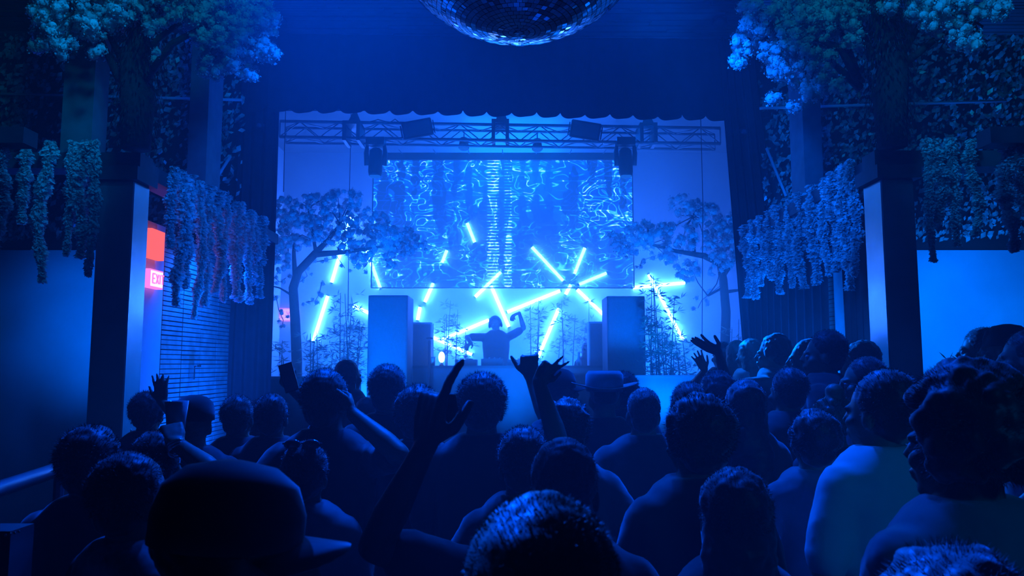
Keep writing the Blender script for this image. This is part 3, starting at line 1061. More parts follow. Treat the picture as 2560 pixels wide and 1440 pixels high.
def blossom_tree(base, trunk, branches, lobes, Y, depth, dens, seed, pr, label, n_per=46, size=0.016, twigs=24, name='blossom_tree'):
    t = empty(name, base, label, 'tree')
    b = MB()
    b.tube([Vector(p) for p, r in trunk], [r for p, r in trunk], 10)
    b.build('trunk', M['bark'], t, world_verts=True, smooth=True)
    b = MB()
    for br in branches:
        b.tube([Vector(p) for p, r in br], [r for p, r in br], 7)
    cen, o = crown(lobes, Y, depth, dens, seed, pr, t, n_per, size)
    rg = random.Random(seed + 1)
    ends = [Vector(br[-1][0]) for br in branches]
    for _ in range(twigs):
        c = Vector(rg.choice(cen)) + t.location
        e = min(ends, key=lambda q: (q - c).length)
        mid = (e + c) / 2 + Vector((rg.uniform(-.05, .05), rg.uniform(-.05, .05), rg.uniform(-.02, .08)))
        b.tube([e, mid, c], [0.012, 0.008, 0.004], 5)
    b.build('branches', M['bark'], t, world_verts=True, smooth=True)
    return t


YL = 11.0
def Q(u, v, Y=YL): return P(u, v, Y)
blossom_tree((Q(742, 940).x, YL, SZ),
    [((Q(742, 940).x, YL, SZ), 0.085), (Q(742, 900), 0.075), (Q(738, 800), 0.07), (Q(733, 720), 0.065), (Q(745, 680), 0.06), (Q(790, 632), 0.055)],
    [[(Q(738, 690), .04), (Q(735, 640), .03), (Q(735, 600), .02)], [(Q(785, 636), .05), (Q(820, 600), .035), (Q(850, 560), .02)],
     [(Q(785, 636), .05), (Q(860, 630), .035), (Q(930, 620), .025), (Q(1000, 610), .015)], [(Q(733, 740), .02), (Q(700, 720), .012), (Q(680, 715), .008)],
     [(Q(790, 632), .03), (Q(780, 570), .02), (Q(770, 520), .012)]],
    [(720, 530, 42), (780, 520, 42), (850, 515, 48), (750, 575, 55), (840, 580, 50), (700, 600, 34), (930, 560, 42), (965, 600, 42), (1010, 605, 42), (1040, 618, 28), (905, 635, 38), (700, 655, 28), (885, 500, 25), (980, 650, 22)],
    YL, 0.5, 46, 21, 0.05, 'pale blossom tree with a bent dark trunk at the left of the stage')
blossom_tree((Q(1812, 940).x, YL, SZ),
    [((Q(1812, 940).x, YL, SZ), 0.08), (Q(1812, 880), 0.07), (Q(1815, 780), 0.065), (Q(1808, 700), 0.06), (Q(1800, 655), 0.05)],
    [[(Q(1808, 690), .04), (Q(1840, 640), .03), (Q(1850, 590), .02)], [(Q(1800, 660), .05), (Q(1760, 640), .045), (Q(1690, 628), .03), (Q(1620, 610), .015)],
     [(Q(1735, 635), .03), (Q(1735, 570), .015), (Q(1735, 540), .01)], [(Q(1812, 730), .03), (Q(1850, 725), .02), (Q(1870, 745), .01)], [(Q(1805, 720), .02), (Q(1770, 740), .012)]],
    [(1705, 515, 32), (1760, 535, 42), (1815, 560, 42), (1850, 610, 36), (1640, 585, 36), (1600, 585, 36), (1570, 615, 32), (1700, 595, 46), (1780, 610, 38), (1720, 680, 30), (1805, 650, 32), (1540, 600, 20), (1845, 555, 25), (1670, 640, 24)],
    YL, 0.5, 46, 22, 0.05, 'pale blossom tree with a level branch at the right of the stage')


# loose hanging sprigs below the crowns, part of the same trees in look but things of their own kind
def sprig(pts, Y, seed, label):
    base = P(pts[0][0], pts[0][1], Y)
    t = empty('blossom_sprig', base, label, 'blossom sprig', 'backlit blossom sprigs under the stage trees')
    rg = random.Random(seed)
    cen, rad = [], []
    for (u, v, r) in pts:
        for _ in range(max(2, int(r / 5))):
            p = P(u + rg.uniform(-r, r), v + rg.uniform(-r, r) * 0.7, Y + rg.uniform(-.12, .12))
            cen.append(tuple(p - t.location)); rad.append(rg.uniform(0.03, 0.05))
    c, du, dv = puffs(cen, rad, 60, seed, 0.014)
    hearts(quads('petals', M['petal'], c, du, dv, t), cen, rad)
    b = MB()
    b.tube([P(u, v, Y) for u, v, r in pts], 0.006, 5)
    b.build('twig', M['bark'], t, world_verts=True)


sprig([(790, 655, 8), (815, 650, 12), (845, 645, 14), (862, 670, 14)], 11.3, 31, 'blossom sprig in front of the upper left light tube')
sprig([(752, 690, 8), (760, 670, 12), (768, 690, 12), (750, 705, 8)], 11.3, 32, 'small blossom sprig just right of the left trunk')
sprig([(805, 705, 10), (798, 735, 14), (788, 752, 14), (765, 755, 8)], 11.3, 33, 'drooping blossom sprig left of the tall bamboo')
sprig([(915, 640, 8), (918, 660, 14), (905, 675, 14), (925, 650, 8)], 11.3, 34, 'blossom sprig at the left edge of the screen')
sprig([(690, 740, 10), (697, 775, 14), (708, 800, 12), (705, 820, 8)], 11.3, 35, 'blossom sprig beside the pink exit sign')
sprig([(1690, 660, 8), (1700, 685, 14), (1725, 695, 16), (1750, 680, 10)], 11.3, 36, 'blossom sprig above the level light tube')
sprig([(1800, 715, 8), (1775, 735, 14), (1755, 750, 16), (1745, 770, 12)], 11.3, 37, 'lowest blossom sprig left of the right trunk')
sprig([(1774, 672, 7), (1778, 680, 10), (1780, 686, 7)], 11.3, 38, 'blossom sprig touching the right trunk')
sprig([(1615, 620, 8), (1640, 640, 12), (1605, 650, 12), (1600, 665, 8)], 11.3, 39, 'blossom sprig right of the screen edge')
sprig([(680, 690, 12), (700, 705, 12), (715, 695, 10)], 11.3, 40, 'blossom sprig left of the left trunk')

# pillar trees in the hall
YP = 5.45
def pillar_tree(sgn, base_u, label, lobes, brs, seed, gy):
    base = P(base_u, 440, gy)
    top = P(base_u, 200, gy)
    trunk = [((base.x, gy, 3.42), 0.10), ((base.x, gy, 3.8), 0.12), (top, 0.1), (P(base_u - sgn * 5, 140, gy), 0.08)]
    branches = []
    for br in brs:
        n = len(br)
        branches.append([(P(u, v, gy + dy), 0.032 * (1 - 0.75 * i / (n - 1))) for i, (u, v, dy) in enumerate(br)])
    t = blossom_tree((base.x, gy, 3.42), trunk, branches, lobes, gy, 0.5, 44, seed, 0.038, label, n_per=130, size=0.0095, twigs=50)
    # dark drooping foliage wrapped round the trunk
    rg = np.random.default_rng(seed)
    n = 2600
    z = rg.uniform(3.45, 4.75, n)
    a = rg.uniform(0, 2 * PI, n)
    r = rg.uniform(0.05, 0.19, n) * (1.1 - 0.25 * np.abs(z - 4.1))
    cen = np.stack([r * np.cos(a), r * np.sin(a) * 0.8, z - 3.42], 1)
    dv = np.stack([np.cos(a) * 0.3, np.sin(a) * 0.3, -np.ones(n)], 1) * rg.uniform(0.015, 0.035, n)[:, None]
    du = np.stack([-np.sin(a), np.cos(a), np.zeros(n)], 1) * 0.006
    quads('dark_foliage', M['bark'], cen, du, dv, t)


pillar_tree(1, 335, 'large pale blossom tree on top of the left pillar',
    [(150, 20, 75), (130, 75, 45), (165, 115, 35), (230, 60, 50), (300, 10, 70), (245, 132, 20), (395, 15, 60), (375, 65, 22), (470, 15, 60), (520, 60, 55), (575, 40, 70), (560, 110, 55), (640, 40, 50), (620, 100, 50), (675, 60, 30), (672, 130, 26), (540, 160, 40), (600, 165, 28), (630, 180, 18), (95, 110, 20), (385, 135, 18)],
    [[(300, 200, 0), (262, 120, 0), (225, 20, -.1), (215, -40, -.1)], [(320, 180, 0), (275, 90, .1), (262, 0, .1), (255, -60, .1)], [(330, 170, 0), (325, 60, 0), (330, -40, 0)],
     [(345, 180, 0), (365, 70, .1), (400, 0, .1), (420, -40, .1)], [(350, 200, 0), (390, 100, -.1), (460, 50, -.1), (560, 25, -.1)], [(355, 210, 0), (430, 110, -.2), (520, 60, -.2), (600, 60, -.2)]], 51, 5.35)
pillar_tree(-1, 2235, 'large pale blossom tree on top of the right pillar',
    [(1890, 60, 35), (1880, 20, 30), (1865, 110, 32), (1848, 150, 20), (1925, 50, 50), (1935, 120, 40), (1985, 30, 60), (1990, 90, 45), (2010, 130, 45), (1950, 180, 30), (2015, 190, 42), (2050, 50, 55), (2060, 150, 28), (2075, 210, 30), (2030, 235, 20), (2120, 20, 55), (2130, 100, 30), (2225, 10, 35), (2320, 15, 55), (2340, 60, 35), (2400, 30, 50), (2410, 85, 38), (2435, 110, 25), (2490, 20, 35), (1935, 240, 14), (1985, 265, 12)],
    [[(2140, 180, 0), (2115, 110, .1), (2090, 50, .1), (2065, -20, .1)], [(2180, 150, 0), (2150, 60, 0), (2130, -30, 0)], [(2145, 200, -.1), (2100, 120, -.2), (2000, 80, -.2), (1930, 70, -.2)],
     [(2215, 150, 0), (2205, 50, 0), (2205, -40, 0)], [(2245, 150, 0), (2300, 60, .1), (2360, 0, .1)], [(2150, 220, 0), (2085, 160, -.1), (2040, 120, -.1)], [(2260, 160, 0), (2350, 90, 0), (2430, 50, 0)]], 52, 5.3)


# hanging flower garlands
def garland_mesh(seed, L_, w):
    rg = np.random.default_rng(seed)
    n = int(2600 * L_)
    t = rg.uniform(0, 1, n)
    wob = 0.02 * np.sin(t * 7 + seed)
    wid = w * (0.55 + 0.45 * np.sin(np.clip(t * 0.95 + 0.2, 0, 1) * PI) ** 0.6) * (0.75 + 0.25 * np.sin(t * 26 + seed * 3))
    a = rg.uniform(0, 2 * PI, n)
    r = wid * rg.uniform(0.25, 1.35, n)
    cen = np.stack([r * np.cos(a) + wob, r * np.sin(a), -t * L_], 1)
    d = np.stack([np.cos(a), np.sin(a), -0.6 + rg.normal(0, .5, n)], 1) + rg.normal(0, 0.4, (n, 3))
    d /= np.linalg.norm(d, axis=1)[:, None]
    s = np.cross(d, rg.normal(0, 1, (n, 3)))
    s /= np.linalg.norm(s, axis=1)[:, None]
    k = rg.uniform(0.01, 0.022, n)[:, None]
    return quads('garland', M['petal'], cen, s * k * 0.6, d * k, mesh_only=True)


G = [garland_mesh(k, 1.0, 0.034 + 0.006 * (k % 3)) for k in range(6)]
gi = [0]
def garland(x, y, z, L_, w, label, group):
    gi[0] += 1
    o = bpy.data.objects.new('hanging_garland', G[gi[0] % 6])
    C.objects.link(o)
    o.location = (x, y, z)
    o.scale = (w, w, L_)
    o.rotation_euler = (0, 0, gi[0] * 1.7)
    tag(o, label, 'garland', group)


ORD = ['first', 'second', 'third', 'fourth', 'fifth', 'sixth', 'seventh', 'eighth', 'ninth', 'tenth', 'eleventh', 'twelfth', 'thirteenth', 'fourteenth', 'fifteenth', 'sixteenth']
left_side = [(398, 620), (418, 765), (440, 720), (466, 795), (490, 765), (512, 735), (535, 755), (556, 745), (574, 755), (592, 745), (608, 760), (622, 745)]
for k, (u, vb) in enumerate(left_side):
    y = y_for(u, -2.9, 3.35)
    z0 = 3.5
    zb = P(u, vb, y).z
    garland(-2.79 + 0.03 * (k % 2), y, z0, z0 - zb, 1.1 + 0.25 * (k % 3), 'pale flower garland on the left side beam, %s from the left pillar' % ORD[k], 'garlands along the left side beam')
right_side = [(2170, 690), (2147, 725), (2120, 680), (2092, 690), (2062, 712), (2028, 722), (2000, 718), (1974, 735), (1950, 700), (1928, 715), (1906, 748), (1888, 745)]
for k, (u, vb) in enumerate(right_side):
    y = min(9.0, y_for(u, 2.84, 3.35))
    z0 = 3.5
    zb = P(u, vb, y).z
    garland(P(u, 600, y).x - 0.1, y, z0, z0 - zb, 1.1 + 0.25 * (k % 3), 'pale flower garland on the right side beam, %s from the right pillar' % ORD[k], 'garlands along the right side beam')
for k, (u, vb) in enumerate([(235, 690), (205, 645), (176, 640), (110, 705), (60, 560)]):
    p = P(u, 470, 5.42)
    garland(p.x, 5.42, 3.5, 3.5 - P(u, vb, 5.42).z, 0.95 + 0.2 * (k % 2), 'pale flower garland on the left front beam, %s from the pillar' % ORD[k], 'garlands along the left front beam')
for k, (u, vb) in enumerate([(2322, 655), (2350, 560), (2384, 615), (2436, 590)]):
    p = P(u, 470, 5.37)
    garland(p.x, 5.37, 3.5, 3.5 - P(u, vb, 5.37).z, 0.95 + 0.2 * (k % 2), 'pale flower garland on the right front beam, %s from the pillar' % ORD[k], 'garlands along the right front beam')
for u, vt, vb, lab in ((12, 370, 625, 'thick pale flower garland at the left edge of the picture'), (2512, 372, 630, 'thick pale flower garland hanging nearest on the right'), (2552, 355, 540, 'pale flower garland at the right edge of the picture')):
    Y = 4.6
    a, c = P(u, vt, Y), P(u, vb, Y)
    garland(a.x, Y, a.z, a.z - c.z, 1.0, lab, None)
# the nearer beam they hang on
zz = P(0, 366, 4.6).z
beam((-8, 4.52, zz), (-2.98, 4.66, zz + 0.1), 'short nearer beam at the left edge carrying one garland')
beam((2.92, 4.52, zz), (8, 4.66, zz + 0.1), 'short nearer beam at the right edge carrying two garlands')


# bamboo
def bamboo(u, vtop, vbot, Y, half, stems, leaves, seed, label, z0=None, group='bamboo plants on the stage'):
    base = P(u, vbot, Y)
    z0 = SZ if z0 is None else z0
    zb = z0
    t = empty('bamboo_plant', (base.x, Y, zb), label, 'bamboo', group)
    rg = np.random.default_rng(seed)
    top = P(u, vtop, Y)
    wx = half / F * Y
    b = MB()
    H = top.z - zb
    cs, us, vs = [], [], []
    for k in range(stems):
        x = rg.uniform(-wx * 0.6, wx * 0.6)
        y = rg.uniform(-0.12, 0.12)
        h = H * rg.uniform(0.7, 1.0)
        x2 = x + rg.uniform(-wx * 0.5, wx * 0.5)
        pts = [(x, y, 0), ((x * 2 + x2) / 3, y, h * 0.45), (x2, y, h)]
        b.tube(pts, [0.012, 0.01, 0.004], 6)
        nn = leaves // stems
        tt = rg.uniform(0.25, 1.0, nn) if z0 is None else rg.uniform((P(u, vbot, Y).z - zb) / H, 1.0, nn)
        cx = x + (x2 - x) * tt
        out = rg.normal(0, 0.35, nn) * wx
        base_p = np.stack([cx + out, y + rg.normal(0, 0.07, nn), h * tt], 1)
        # leaves fan out in small groups
        grp = rg.integers(0, max(1, nn // 6), nn)
        gp = base_p[grp]
        ang = rg.uniform(-0.4, PI + 0.4, nn)
        d = np.stack([np.cos(ang), rg.normal(0, 0.4, nn), np.sin(ang) * 0.8 - 0.35], 1)
        d /= np.linalg.norm(d, axis=1)[:, None]
        ln = rg.uniform(0.035, 0.07, nn)[:, None]
        s = np.cross(d, rg.normal(0, 1, (nn, 3)))
        s /= np.linalg.norm(s, axis=1)[:, None]
        cs.append(gp + d * ln); us.append(s * 0.008); vs.append(d * ln)
    b.build('stems', M['bamboo_stem'], t, smooth=True)
    quads('leaves', M['bamboo'], np.concatenate(cs), np.concatenate(us), np.concatenate(vs), t)


bamboo(870, 725, 930, 10.9, 48, 6, 900, 61, 'tall dense bamboo left of the left loudspeaker')
bamboo(790, 810, 935, 10.7, 45, 5, 420, 62, 'low bamboo at the foot of the left stage tree')
bamboo(700, 830, 935, 10.6, 25, 3, 200, 63, 'drooping bamboo beside the left curtain')
bamboo(1640, 690, 935, 10.35, 45, 7, 1100, 64, 'tall dense bamboo in front of the right loudspeaker')
bamboo(1700, 830, 935, 10.4, 45, 5, 480, 65, 'low bamboo behind the right planter')
bamboo(1840, 780, 935, 10.9, 40, 4, 260, 66, 'thin bamboo beside the right stage tree')
bamboo(1125, 740, 905, 12.5, 30, 4, 330, 67, 'backlit bamboo between the left monitor and the performer')
bamboo(1160, 790, 905, 12.6, 26, 3, 260, 68, 'backlit bamboo at the performer elbow')
bamboo(1338, 735, 905, 12.5, 28, 3, 300, 69, 'backlit bamboo right of the performer raised arm')
bamboo(1392, 790, 905, 12.6, 28, 3, 200, 70, 'backlit bamboo behind the raised hands')
bamboo(1480, 715, 905, 12.5, 34, 4, 360, 71, 'backlit bamboo under the lower right of the screen')
bamboo(1050, 755, 905, 12.5, 16, 2, 110, 72, 'thin backlit bamboo behind the left monitor')
bamboo(1425, 712, 800, 12.6, 26, 2, 160, 73, 'backlit bamboo tips at the lower screen edge', z0=SZ)
bamboo(2375, 845, 905, 7.0, 38, 3, 240, 74, 'spiky dark plant against the hazy right wall', z0=0.0, group=None)

# cables hanging beside the stage
for u, v0, v1, Y, lab in ((1757, 500, 880, 10.3, 'thin dark cable hanging right of the stage'), (711, 380, 480, 10.5, 'thin cable at the left truss end'), (872, 560, 800, 10.9, 'thin cable hanging through the left tree')):
    o = MB().tube([(P(u, v0, Y).x, Y, 5.965), P(u, v0, Y), P(u - 2, v1, Y)], 0.006, 6).build('hanging_cable', M['black'])
    tag(o, lab, 'cable')

# ------------------------------------------------------------------ mirror ball
RB = 0.6
bc = P(1297, -262, 3.0)
t = empty('mirror_ball', bc, 'large mirror ball hanging over the dance floor', 'mirror ball')
vs, fs = [], []
rows = 84
rg = random.Random(9)
for i in range(rows):
    p0, p1 = -PI / 2 + PI * i / rows, -PI / 2 + PI * (i + 1) / rows
    pm = (p0 + p1) / 2
    cols = max(4, int(2 * PI * RB * math.cos(pm) / (PI * RB / rows)))
    for j in range(cols):
        a0, a1 = 2 * PI * (j + 0.04) / cols, 2 * PI * (j + 0.96) / cols
        am = (a0 + a1) / 2
        nrm = Vector((math.cos(pm) * math.cos(am), math.cos(pm) * math.sin(am), math.sin(pm)))
        tilt = Vector((rg.gauss(0, 1), rg.gauss(0, 1), rg.gauss(0, 1))) * 0.045
        n2 = (nrm + tilt).normalized()
        q = []
        for a, p_ in ((a0, p0 + 0.002), (a1, p0 + 0.002), (a1, p1 - 0.002), (a0, p1 - 0.002)):
            v = Vector((math.cos(p_) * math.cos(a), math.cos(p_) * math.sin(a), math.sin(p_))) * RB
            v -= n2 * ((v - nrm * RB).dot(n2))
            q.append(v)
        k = len(vs)
        vs += q
        fs.append((k, k + 1, k + 2, k + 3))
b = MB(); b.add(vs, fs); b.build('mirror_tiles', M['mirror'], t)
MB().ell((0, 0, 0), (RB - 0.012,) * 3, nu=48, nv=32).build('core', M['black'], t, smooth=True)
MB().tube([(0, 0, RB - 0.02), (0, 0, RB + 0.08)], 0.05, 12).build('mount', M['metal'], t)
MB().tube([(0, 0, RB + 0.08), (0, 0, CZ - bc.z)], 0.008, 6).build('chain', M['metal'], t)

# small round sensors on the curtains' walls
for u, v, lab in ((648, 312, 'left'), (1859, 328, 'right')):
    p = P(u, v, 8.93)
    t = empty('security_camera', p, 'small round dome camera on the %s side of the stage opening' % lab, 'camera', 'dome cameras beside the stage')
    MB().tube([(0, 0.0, 0), (0, 0.1, 0)], 0.045, 16).build('mount', M['black'], t)
    MB().ell((0, -0.005, -0.01), (0.035, 0.035, 0.035)).build('dome', M['glass'], t, smooth=True)
for u, v, lab in ((700, 48, 'left'), (1800, 72, 'right')):
    p = P(u, v, 8.5)
    tag(lathe([(0.09, 0), (0.09, 0.05), (0.06, 0.09), (0.02, 0.1)], p.x, p.y, CZ - 0.1, 16).build('smoke_detector', M['black'], smooth=True), 'dark round fitting on the ceiling at the %s' % lab, 'ceiling fitting', 'round ceiling fittings')

# railing and studded post low on the left
t = empty('hand_rail', (-1.9, 2.9, 0), 'dark metal rail at the left edge of the floor', 'rail')
b = MB()
b.tube([P(-160, 1290, 2.2), P(0, 1222, 2.6), P(125, 1180, 3.0), P(200, 1150, 3.3)], 0.028, 10)
b.build('top_rail', M['steel'], t, world_verts=True, smooth=True)
for (u, v, Y) in ((-60, 1250, 2.4), (150, 1170, 3.1)):
    p = P(u, v, Y)
    MB().tube([(p.x, p.y, 0), (p.x, p.y, p.z)], 0.02, 8).build('upright', M['steel'], t, world_verts=True)
p = P(22, 1330, 1.7)
t = empty('studded_post', (p.x, 1.7, 0), 'pale square post with a row of studs at the lower left corner', 'post')
hz = P(22, 1318, 1.7).z
MB().box((p.x - 0.045, 1.66, 0), (p.x + 0.03, 1.74, hz)).build('shaft', M['pillar'], t, world_verts=True)
for k in range(4):
    q = P(14 + k * 11, 1338 - k * 3, 1.655)
    MB().ell(q, (0.003, 0.003, 0.003), nu=8, nv=6).build('stud', M['metal'], t, world_verts=True)

# ------------------------------------------------------------------ people
def rotz(a): return Matrix.Rotation(a, 3, 'Z')


def hand(b, w, d, n, pose, s, left):
    """w wrist, d pointing direction, n palm normal; fingers added to mesh b"""
    d = d.normalized()
    n = (n - d * n.dot(d)).normalized()
    sd = d.cross(n) * (-1 if left else 1)      # towards the thumb
    curls = dict(open=(.05, 0, .05, .1, 0.1), relaxed=(.35, .4, .45, .5, .4), fist=(1, 1, 1, 1, .9), horns=(.1, 1, 1, .05, .1), point=(.12, .95, 1, 1, .8), grip=(.7, .72, .75, .8, .7), thumb=(.9, 1, 1, .8, 0), two=(.1, .2, 1, 1, .5))[pose]
    spread = dict(open=.22, horns=.3, point=.1, two=.35).get(pose, .06)
    lens = (0.073, 0.08, 0.075, 0.06)
    S = s
    # palm: four tapering metacarpals and a filling
    for k in range(4):
        o = (1.5 - k) * 0.0205 * S
        b.tube([w + sd * o * 0.55, w + d * 0.045 * S + sd * o * 0.9, w + d * 0.088 * S + sd * o], [0.0135 * S, 0.0145 * S, 0.0115 * S], 8, True)
    b.ell(w + d * 0.045 * S, (0.033 * S, 0.045 * S, 0.014 * S), Matrix((sd, d, n)).transposed())
    for k in range(4):
        o = (1.5 - k) * 0.0215 * S
        p = w + d * 0.088 * S + sd * o
        ang = (1.5 - k) / 1.5 * spread
        fd = (d * math.cos(ang) + sd * math.sin(ang)).normalized()
        L_ = lens[k] * S
        pts, rr = [p], [0.0102 * S]
        cur = 0.0
        for seg, fr in enumerate((0.45, 0.32, 0.26)):
            cur += curls[k] * (1.45, 1.5, 0.9)[seg]
            dd = fd * math.cos(cur) + n * math.sin(cur)
            pts.append(pts[-1] + dd * L_ * fr)
            rr.append((0.0094, 0.0086, 0.0076)[seg] * S)
        b.tube(pts, rr, 8, True)
    # thumb from the side of the palm
    p = w + d * 0.02 * S + sd * 0.024 * S
    td = (d * 0.62 + sd * 0.75 + n * (0.2 + 0.5 * curls[4])).normalized()
    td2 = (d * 0.85 + sd * (0.45 - 0.9 * curls[4]) + n * (0.15 + 0.6 * curls[4])).normalized()
    b.tube([p, p + td * 0.042 * S, p + td * 0.042 * S + td2 * 0.034 * S, p + td * 0.042 * S + td2 * 0.058 * S], [0.0145 * S, 0.0115 * S, 0.0102 * S, 0.0088 * S], 8, True)


def finish(b, name, m, parent, voxel, smooth=4, displace=None):
    o = b.build(name, m, parent, smooth=True)
    rm = o.modifiers.new('one skin', 'REMESH')
    rm.mode = 'VOXEL'
    rm.voxel_size = voxel
    rm.use_smooth_shade = True
    if smooth:
        sm = o.modifiers.new('soften', 'SMOOTH')
        sm.iterations = smooth
        sm.factor = 0.5
    if displace:
        tx = bpy.data.textures.get('tousle_%g' % displace[1]) or bpy.data.textures.new('tousle_%g' % displace[1], 'CLOUDS')
        tx.noise_scale = displace[1]
        dm = o.modifiers.new('tousle', 'DISPLACE')
        dm.texture = tx
        dm.texture_coords = 'LOCAL'
        dm.strength = displace[0]
        dm.mid_level = 0.5
    return o


def two_bone(S, W, hint, l1, l2):
    v = W - S
    D = v.length
    if D > (l1 + l2) * 0.985:
        k = D / ((l1 + l2) * 0.985)
        l1 *= k; l2 *= k
    d = v.normalized()
    a = (l1 * l1 - l2 * l2 + D * D) / (2 * D)
    h = math.sqrt(max(0, l1 * l1 - a * a))
    p = (hint - d * hint.dot(d))
    p = p.normalized() if p.length > 1e-4 else Vector((1, 0, 0))
    return S + d * a + p * h


nperson = [0]


def person(u, vt, Y, label, yaw=0, hyaw=0, hpitch=0, hroll=0, hair='short', hm='hair', shirt='cloth_dark', sleeves='short', build=1.0, arms=None, voxel=0.011,
           sk='skin', extra=None, z0=0.0, eyes=False, fuzz=None, group='people in the crowd', trousers='denim', lean=0.0, collar=False, cap_m='cloth_black', loose=1.0):
    """u, vt: where the top of the head shows; yaw 0 looks at the stage, pi at the viewer"""
    nperson[0] += 1
    seed = nperson[0]
    rg = random.Random(seed * 13)
    top = P(u, vt, Y)
    hz = {'afro': 0.055, 'curly': 0.03, 'bald': 0.0, 'buzz': 0.004, 'hat': 0.035, 'cap': 0.02, 'long': 0.012, 'bun': 0.03, 'spiky': 0.03, 'beanie': 0.02}.get(hair, 0.016)
    H = (top.z - z0 - hz) * 1.012
    s = H / 1.75
    R = rotz(yaw)
    # the head sits where the photograph shows it; the feet a little behind the lean
    t = empty('person', (top.x, Y, z0), label, 'person', group, yaw)
    Ri = R.transposed()

    def loc(p):               # world point to the person's own frame
        return Ri @ (Vector(p) - t.location)

    bw = build
    tor = [(.86, .15, .11), (.92, .165 * bw, .115), (1.0, .155 * bw, .11), (1.1, .145 * bw, .105), (1.2, .16 * bw, .115), (1.3, .178 * bw, .12), (1.38, .182 * bw, .11), (1.435, .155 * bw, .09), (1.475, .105, .075), (1.515, .066, .06), (1.54, .056, .056)]
    torso = [(z * s, rx * s, ry * s, -0.01 * s + 0.0) for z, rx, ry in tor]
    sh_x = 0.178 * bw * s
    piv = Vector((0, -0.01, 1.5)) * s
    HM = rotz(hyaw) @ Matrix.Rotation(-hpitch, 3, 'X') @ Matrix.Rotation(hroll, 3, 'Y')

    def hp(p):                # head point given for the 1.75 m figure
        return piv + HM @ (Vector(p) * s - piv) - Vector((0, 0, .02 * s))

    off = R @ hp((0, -.012, 1.66))
    t.location.x -= off.x
    t.location.y -= off.y

    body = MB()
    body.loft(torso)
    body.tube([Vector((0, -.025, 1.43)) * s, Vector((0, -.018, 1.5)) * s, hp((0, -.008, 1.59))], [0.072 * s, 0.06 * s, 0.059 * s], 12)
    hs = Matrix.Scale(s, 3)
    hm_ = HM @ hs
    body.ell(hp((0, -.012, 1.655)), (0.074, 0.093, 0.092), hm_, 20, 14)
    body.ell(hp((0, .022, 1.60)), (0.06, 0.072, 0.082), hm_, 18, 12)
    body.ell(hp((0, .062, 1.545)), (0.03, 0.03, 0.024), hm_)
    body.ell(hp((0, .08, 1.648)), (0.048, 0.018, 0.014), hm_)          # brow
    body.tube([hp((0, .088, 1.645)), hp((0, .108, 1.612)), hp((0, .098, 1.602))], [0.009 * s, 0.014 * s, 0.012 * s], 8, True)   # nose
    body.ell(hp((0, .094, 1.577)), (0.024, 0.012, 0.007), hm_)        # upper lip
    body.ell(hp((0, .09, 1.566)), (0.021, 0.012, 0.008), hm_)         # lower lip
    for q in (-1, 1):
        body.ell(hp((q * .077, -.008, 1.615)), (0.009, 0.02, 0.032), hm_)
        body.ell(hp((q * .045, .062, 1.605)), (0.022, 0.02, 0.022), hm_)   # cheekbones
    # legs
    legs, shoes = [], []
    for q in (-1, 1):
        hx = 0.088 * s * q
        k1 = Vector((hx * 1.1, 0.012 * s, .48 * s))
        an = Vector((hx * 1.25, -0.02 * s, .085 * s))
        pts = [Vector((hx, 0, .90 * s)), Vector((hx * 1.05, 0.005 * s, .7 * s)), k1, Vector((hx * 1.2, -.012 * s, .32 * s)), an]
        legs.append((pts, [0.086 * s, .078 * s, .055 * s, .052 * s, .036 * s]))
        body.tube(pts, legs[-1][1], 12)
        toe = an + Vector((0.02 * q * s, 0.17 * s, -.045 * s))
        body.tube([an + Vector((0, -.03 * s, -.045 * s)), an + Vector((0, .04 * s, -.035 * s)), toe], [0.034 * s, 0.038 * s, 0.027 * s], 8, True)
        shoes.append([an + Vector((0, -.045 * s, -.042 * s)), an + Vector((0, .04 * s, -.033 * s)), toe + Vector((0, .01 * s, 0))])
    # arms
    arms = arms or {}
    sleeve_parts = []
    for q in (-1, 1):                     # q in the person's own frame
        iq = q if math.cos(yaw) > 0 else -q
        S_ = Vector((q * sh_x, -0.01 * s, 1.405 * s))
        a = arms.get(iq)
        if a is None:
            hint = Vector((q * 0.6, -1, 0))
            W = Vector((q * (sh_x / s + .055), rg.uniform(.04, .16), rg.uniform(.86, 1.02))) * s
            pose, nn, dd = 'relaxed', Vector((-q, 0.2, 0)), None
        else:
            W = loc(P(*a['w']))
            hint = Ri @ Vector(a.get('hint', (iq, 0, -1)))
            pose = a.get('pose', 'open')
            nn = Ri @ Vector(a.get('palm', (0, 1, 0)))
            dd = (loc(P(*a['tip'])) - W) if 'tip' in a else None
        E = two_bone(S_, W, hint, .285 * s, .255 * s)
        if dd is None: dd = W - E
        body.tube([S_ - Vector((q * .03 * s, 0, 0)), S_ * 0.75 + E * 0.25, E * 0.6 + S_ * 0.4, E], [0.05 * s, .049 * s, .043 * s, .038 * s], 12, True)
        body.tube([E, E * 0.7 + W * 0.3, E * 0.25 + W * 0.75, W], [0.038 * s, .041 * s, .031 * s, .026 * s], 12, True)
        hand(body, W, dd, nn, pose, s * (a.get('hs', 1) if a else 1), q < 0)
        if sleeves == 'short':
            sleeve_parts.append(([S_ - Vector((q * .02 * s, 0, 0)), S_ * 0.6 + E * 0.4, E * 0.72 + S_ * 0.28], [0.07 * s, .066 * s, .064 * s]))
        elif sleeves == 'long':
            sleeve_parts.append(([S_ - Vector((q * .02 * s, 0, 0)), S_ * 0.5 + E * 0.5, E], [0.07 * s, .058 * s, .05 * s]))
            sleeve_parts.append(([E, E * 0.5 + W * 0.5, E * 0.08 + W * 0.92], [0.05 * s, .046 * s, .038 * s]))
    finish(body, 'body', M[sk], t, voxel, 2)
    # clothing
    sh = MB()
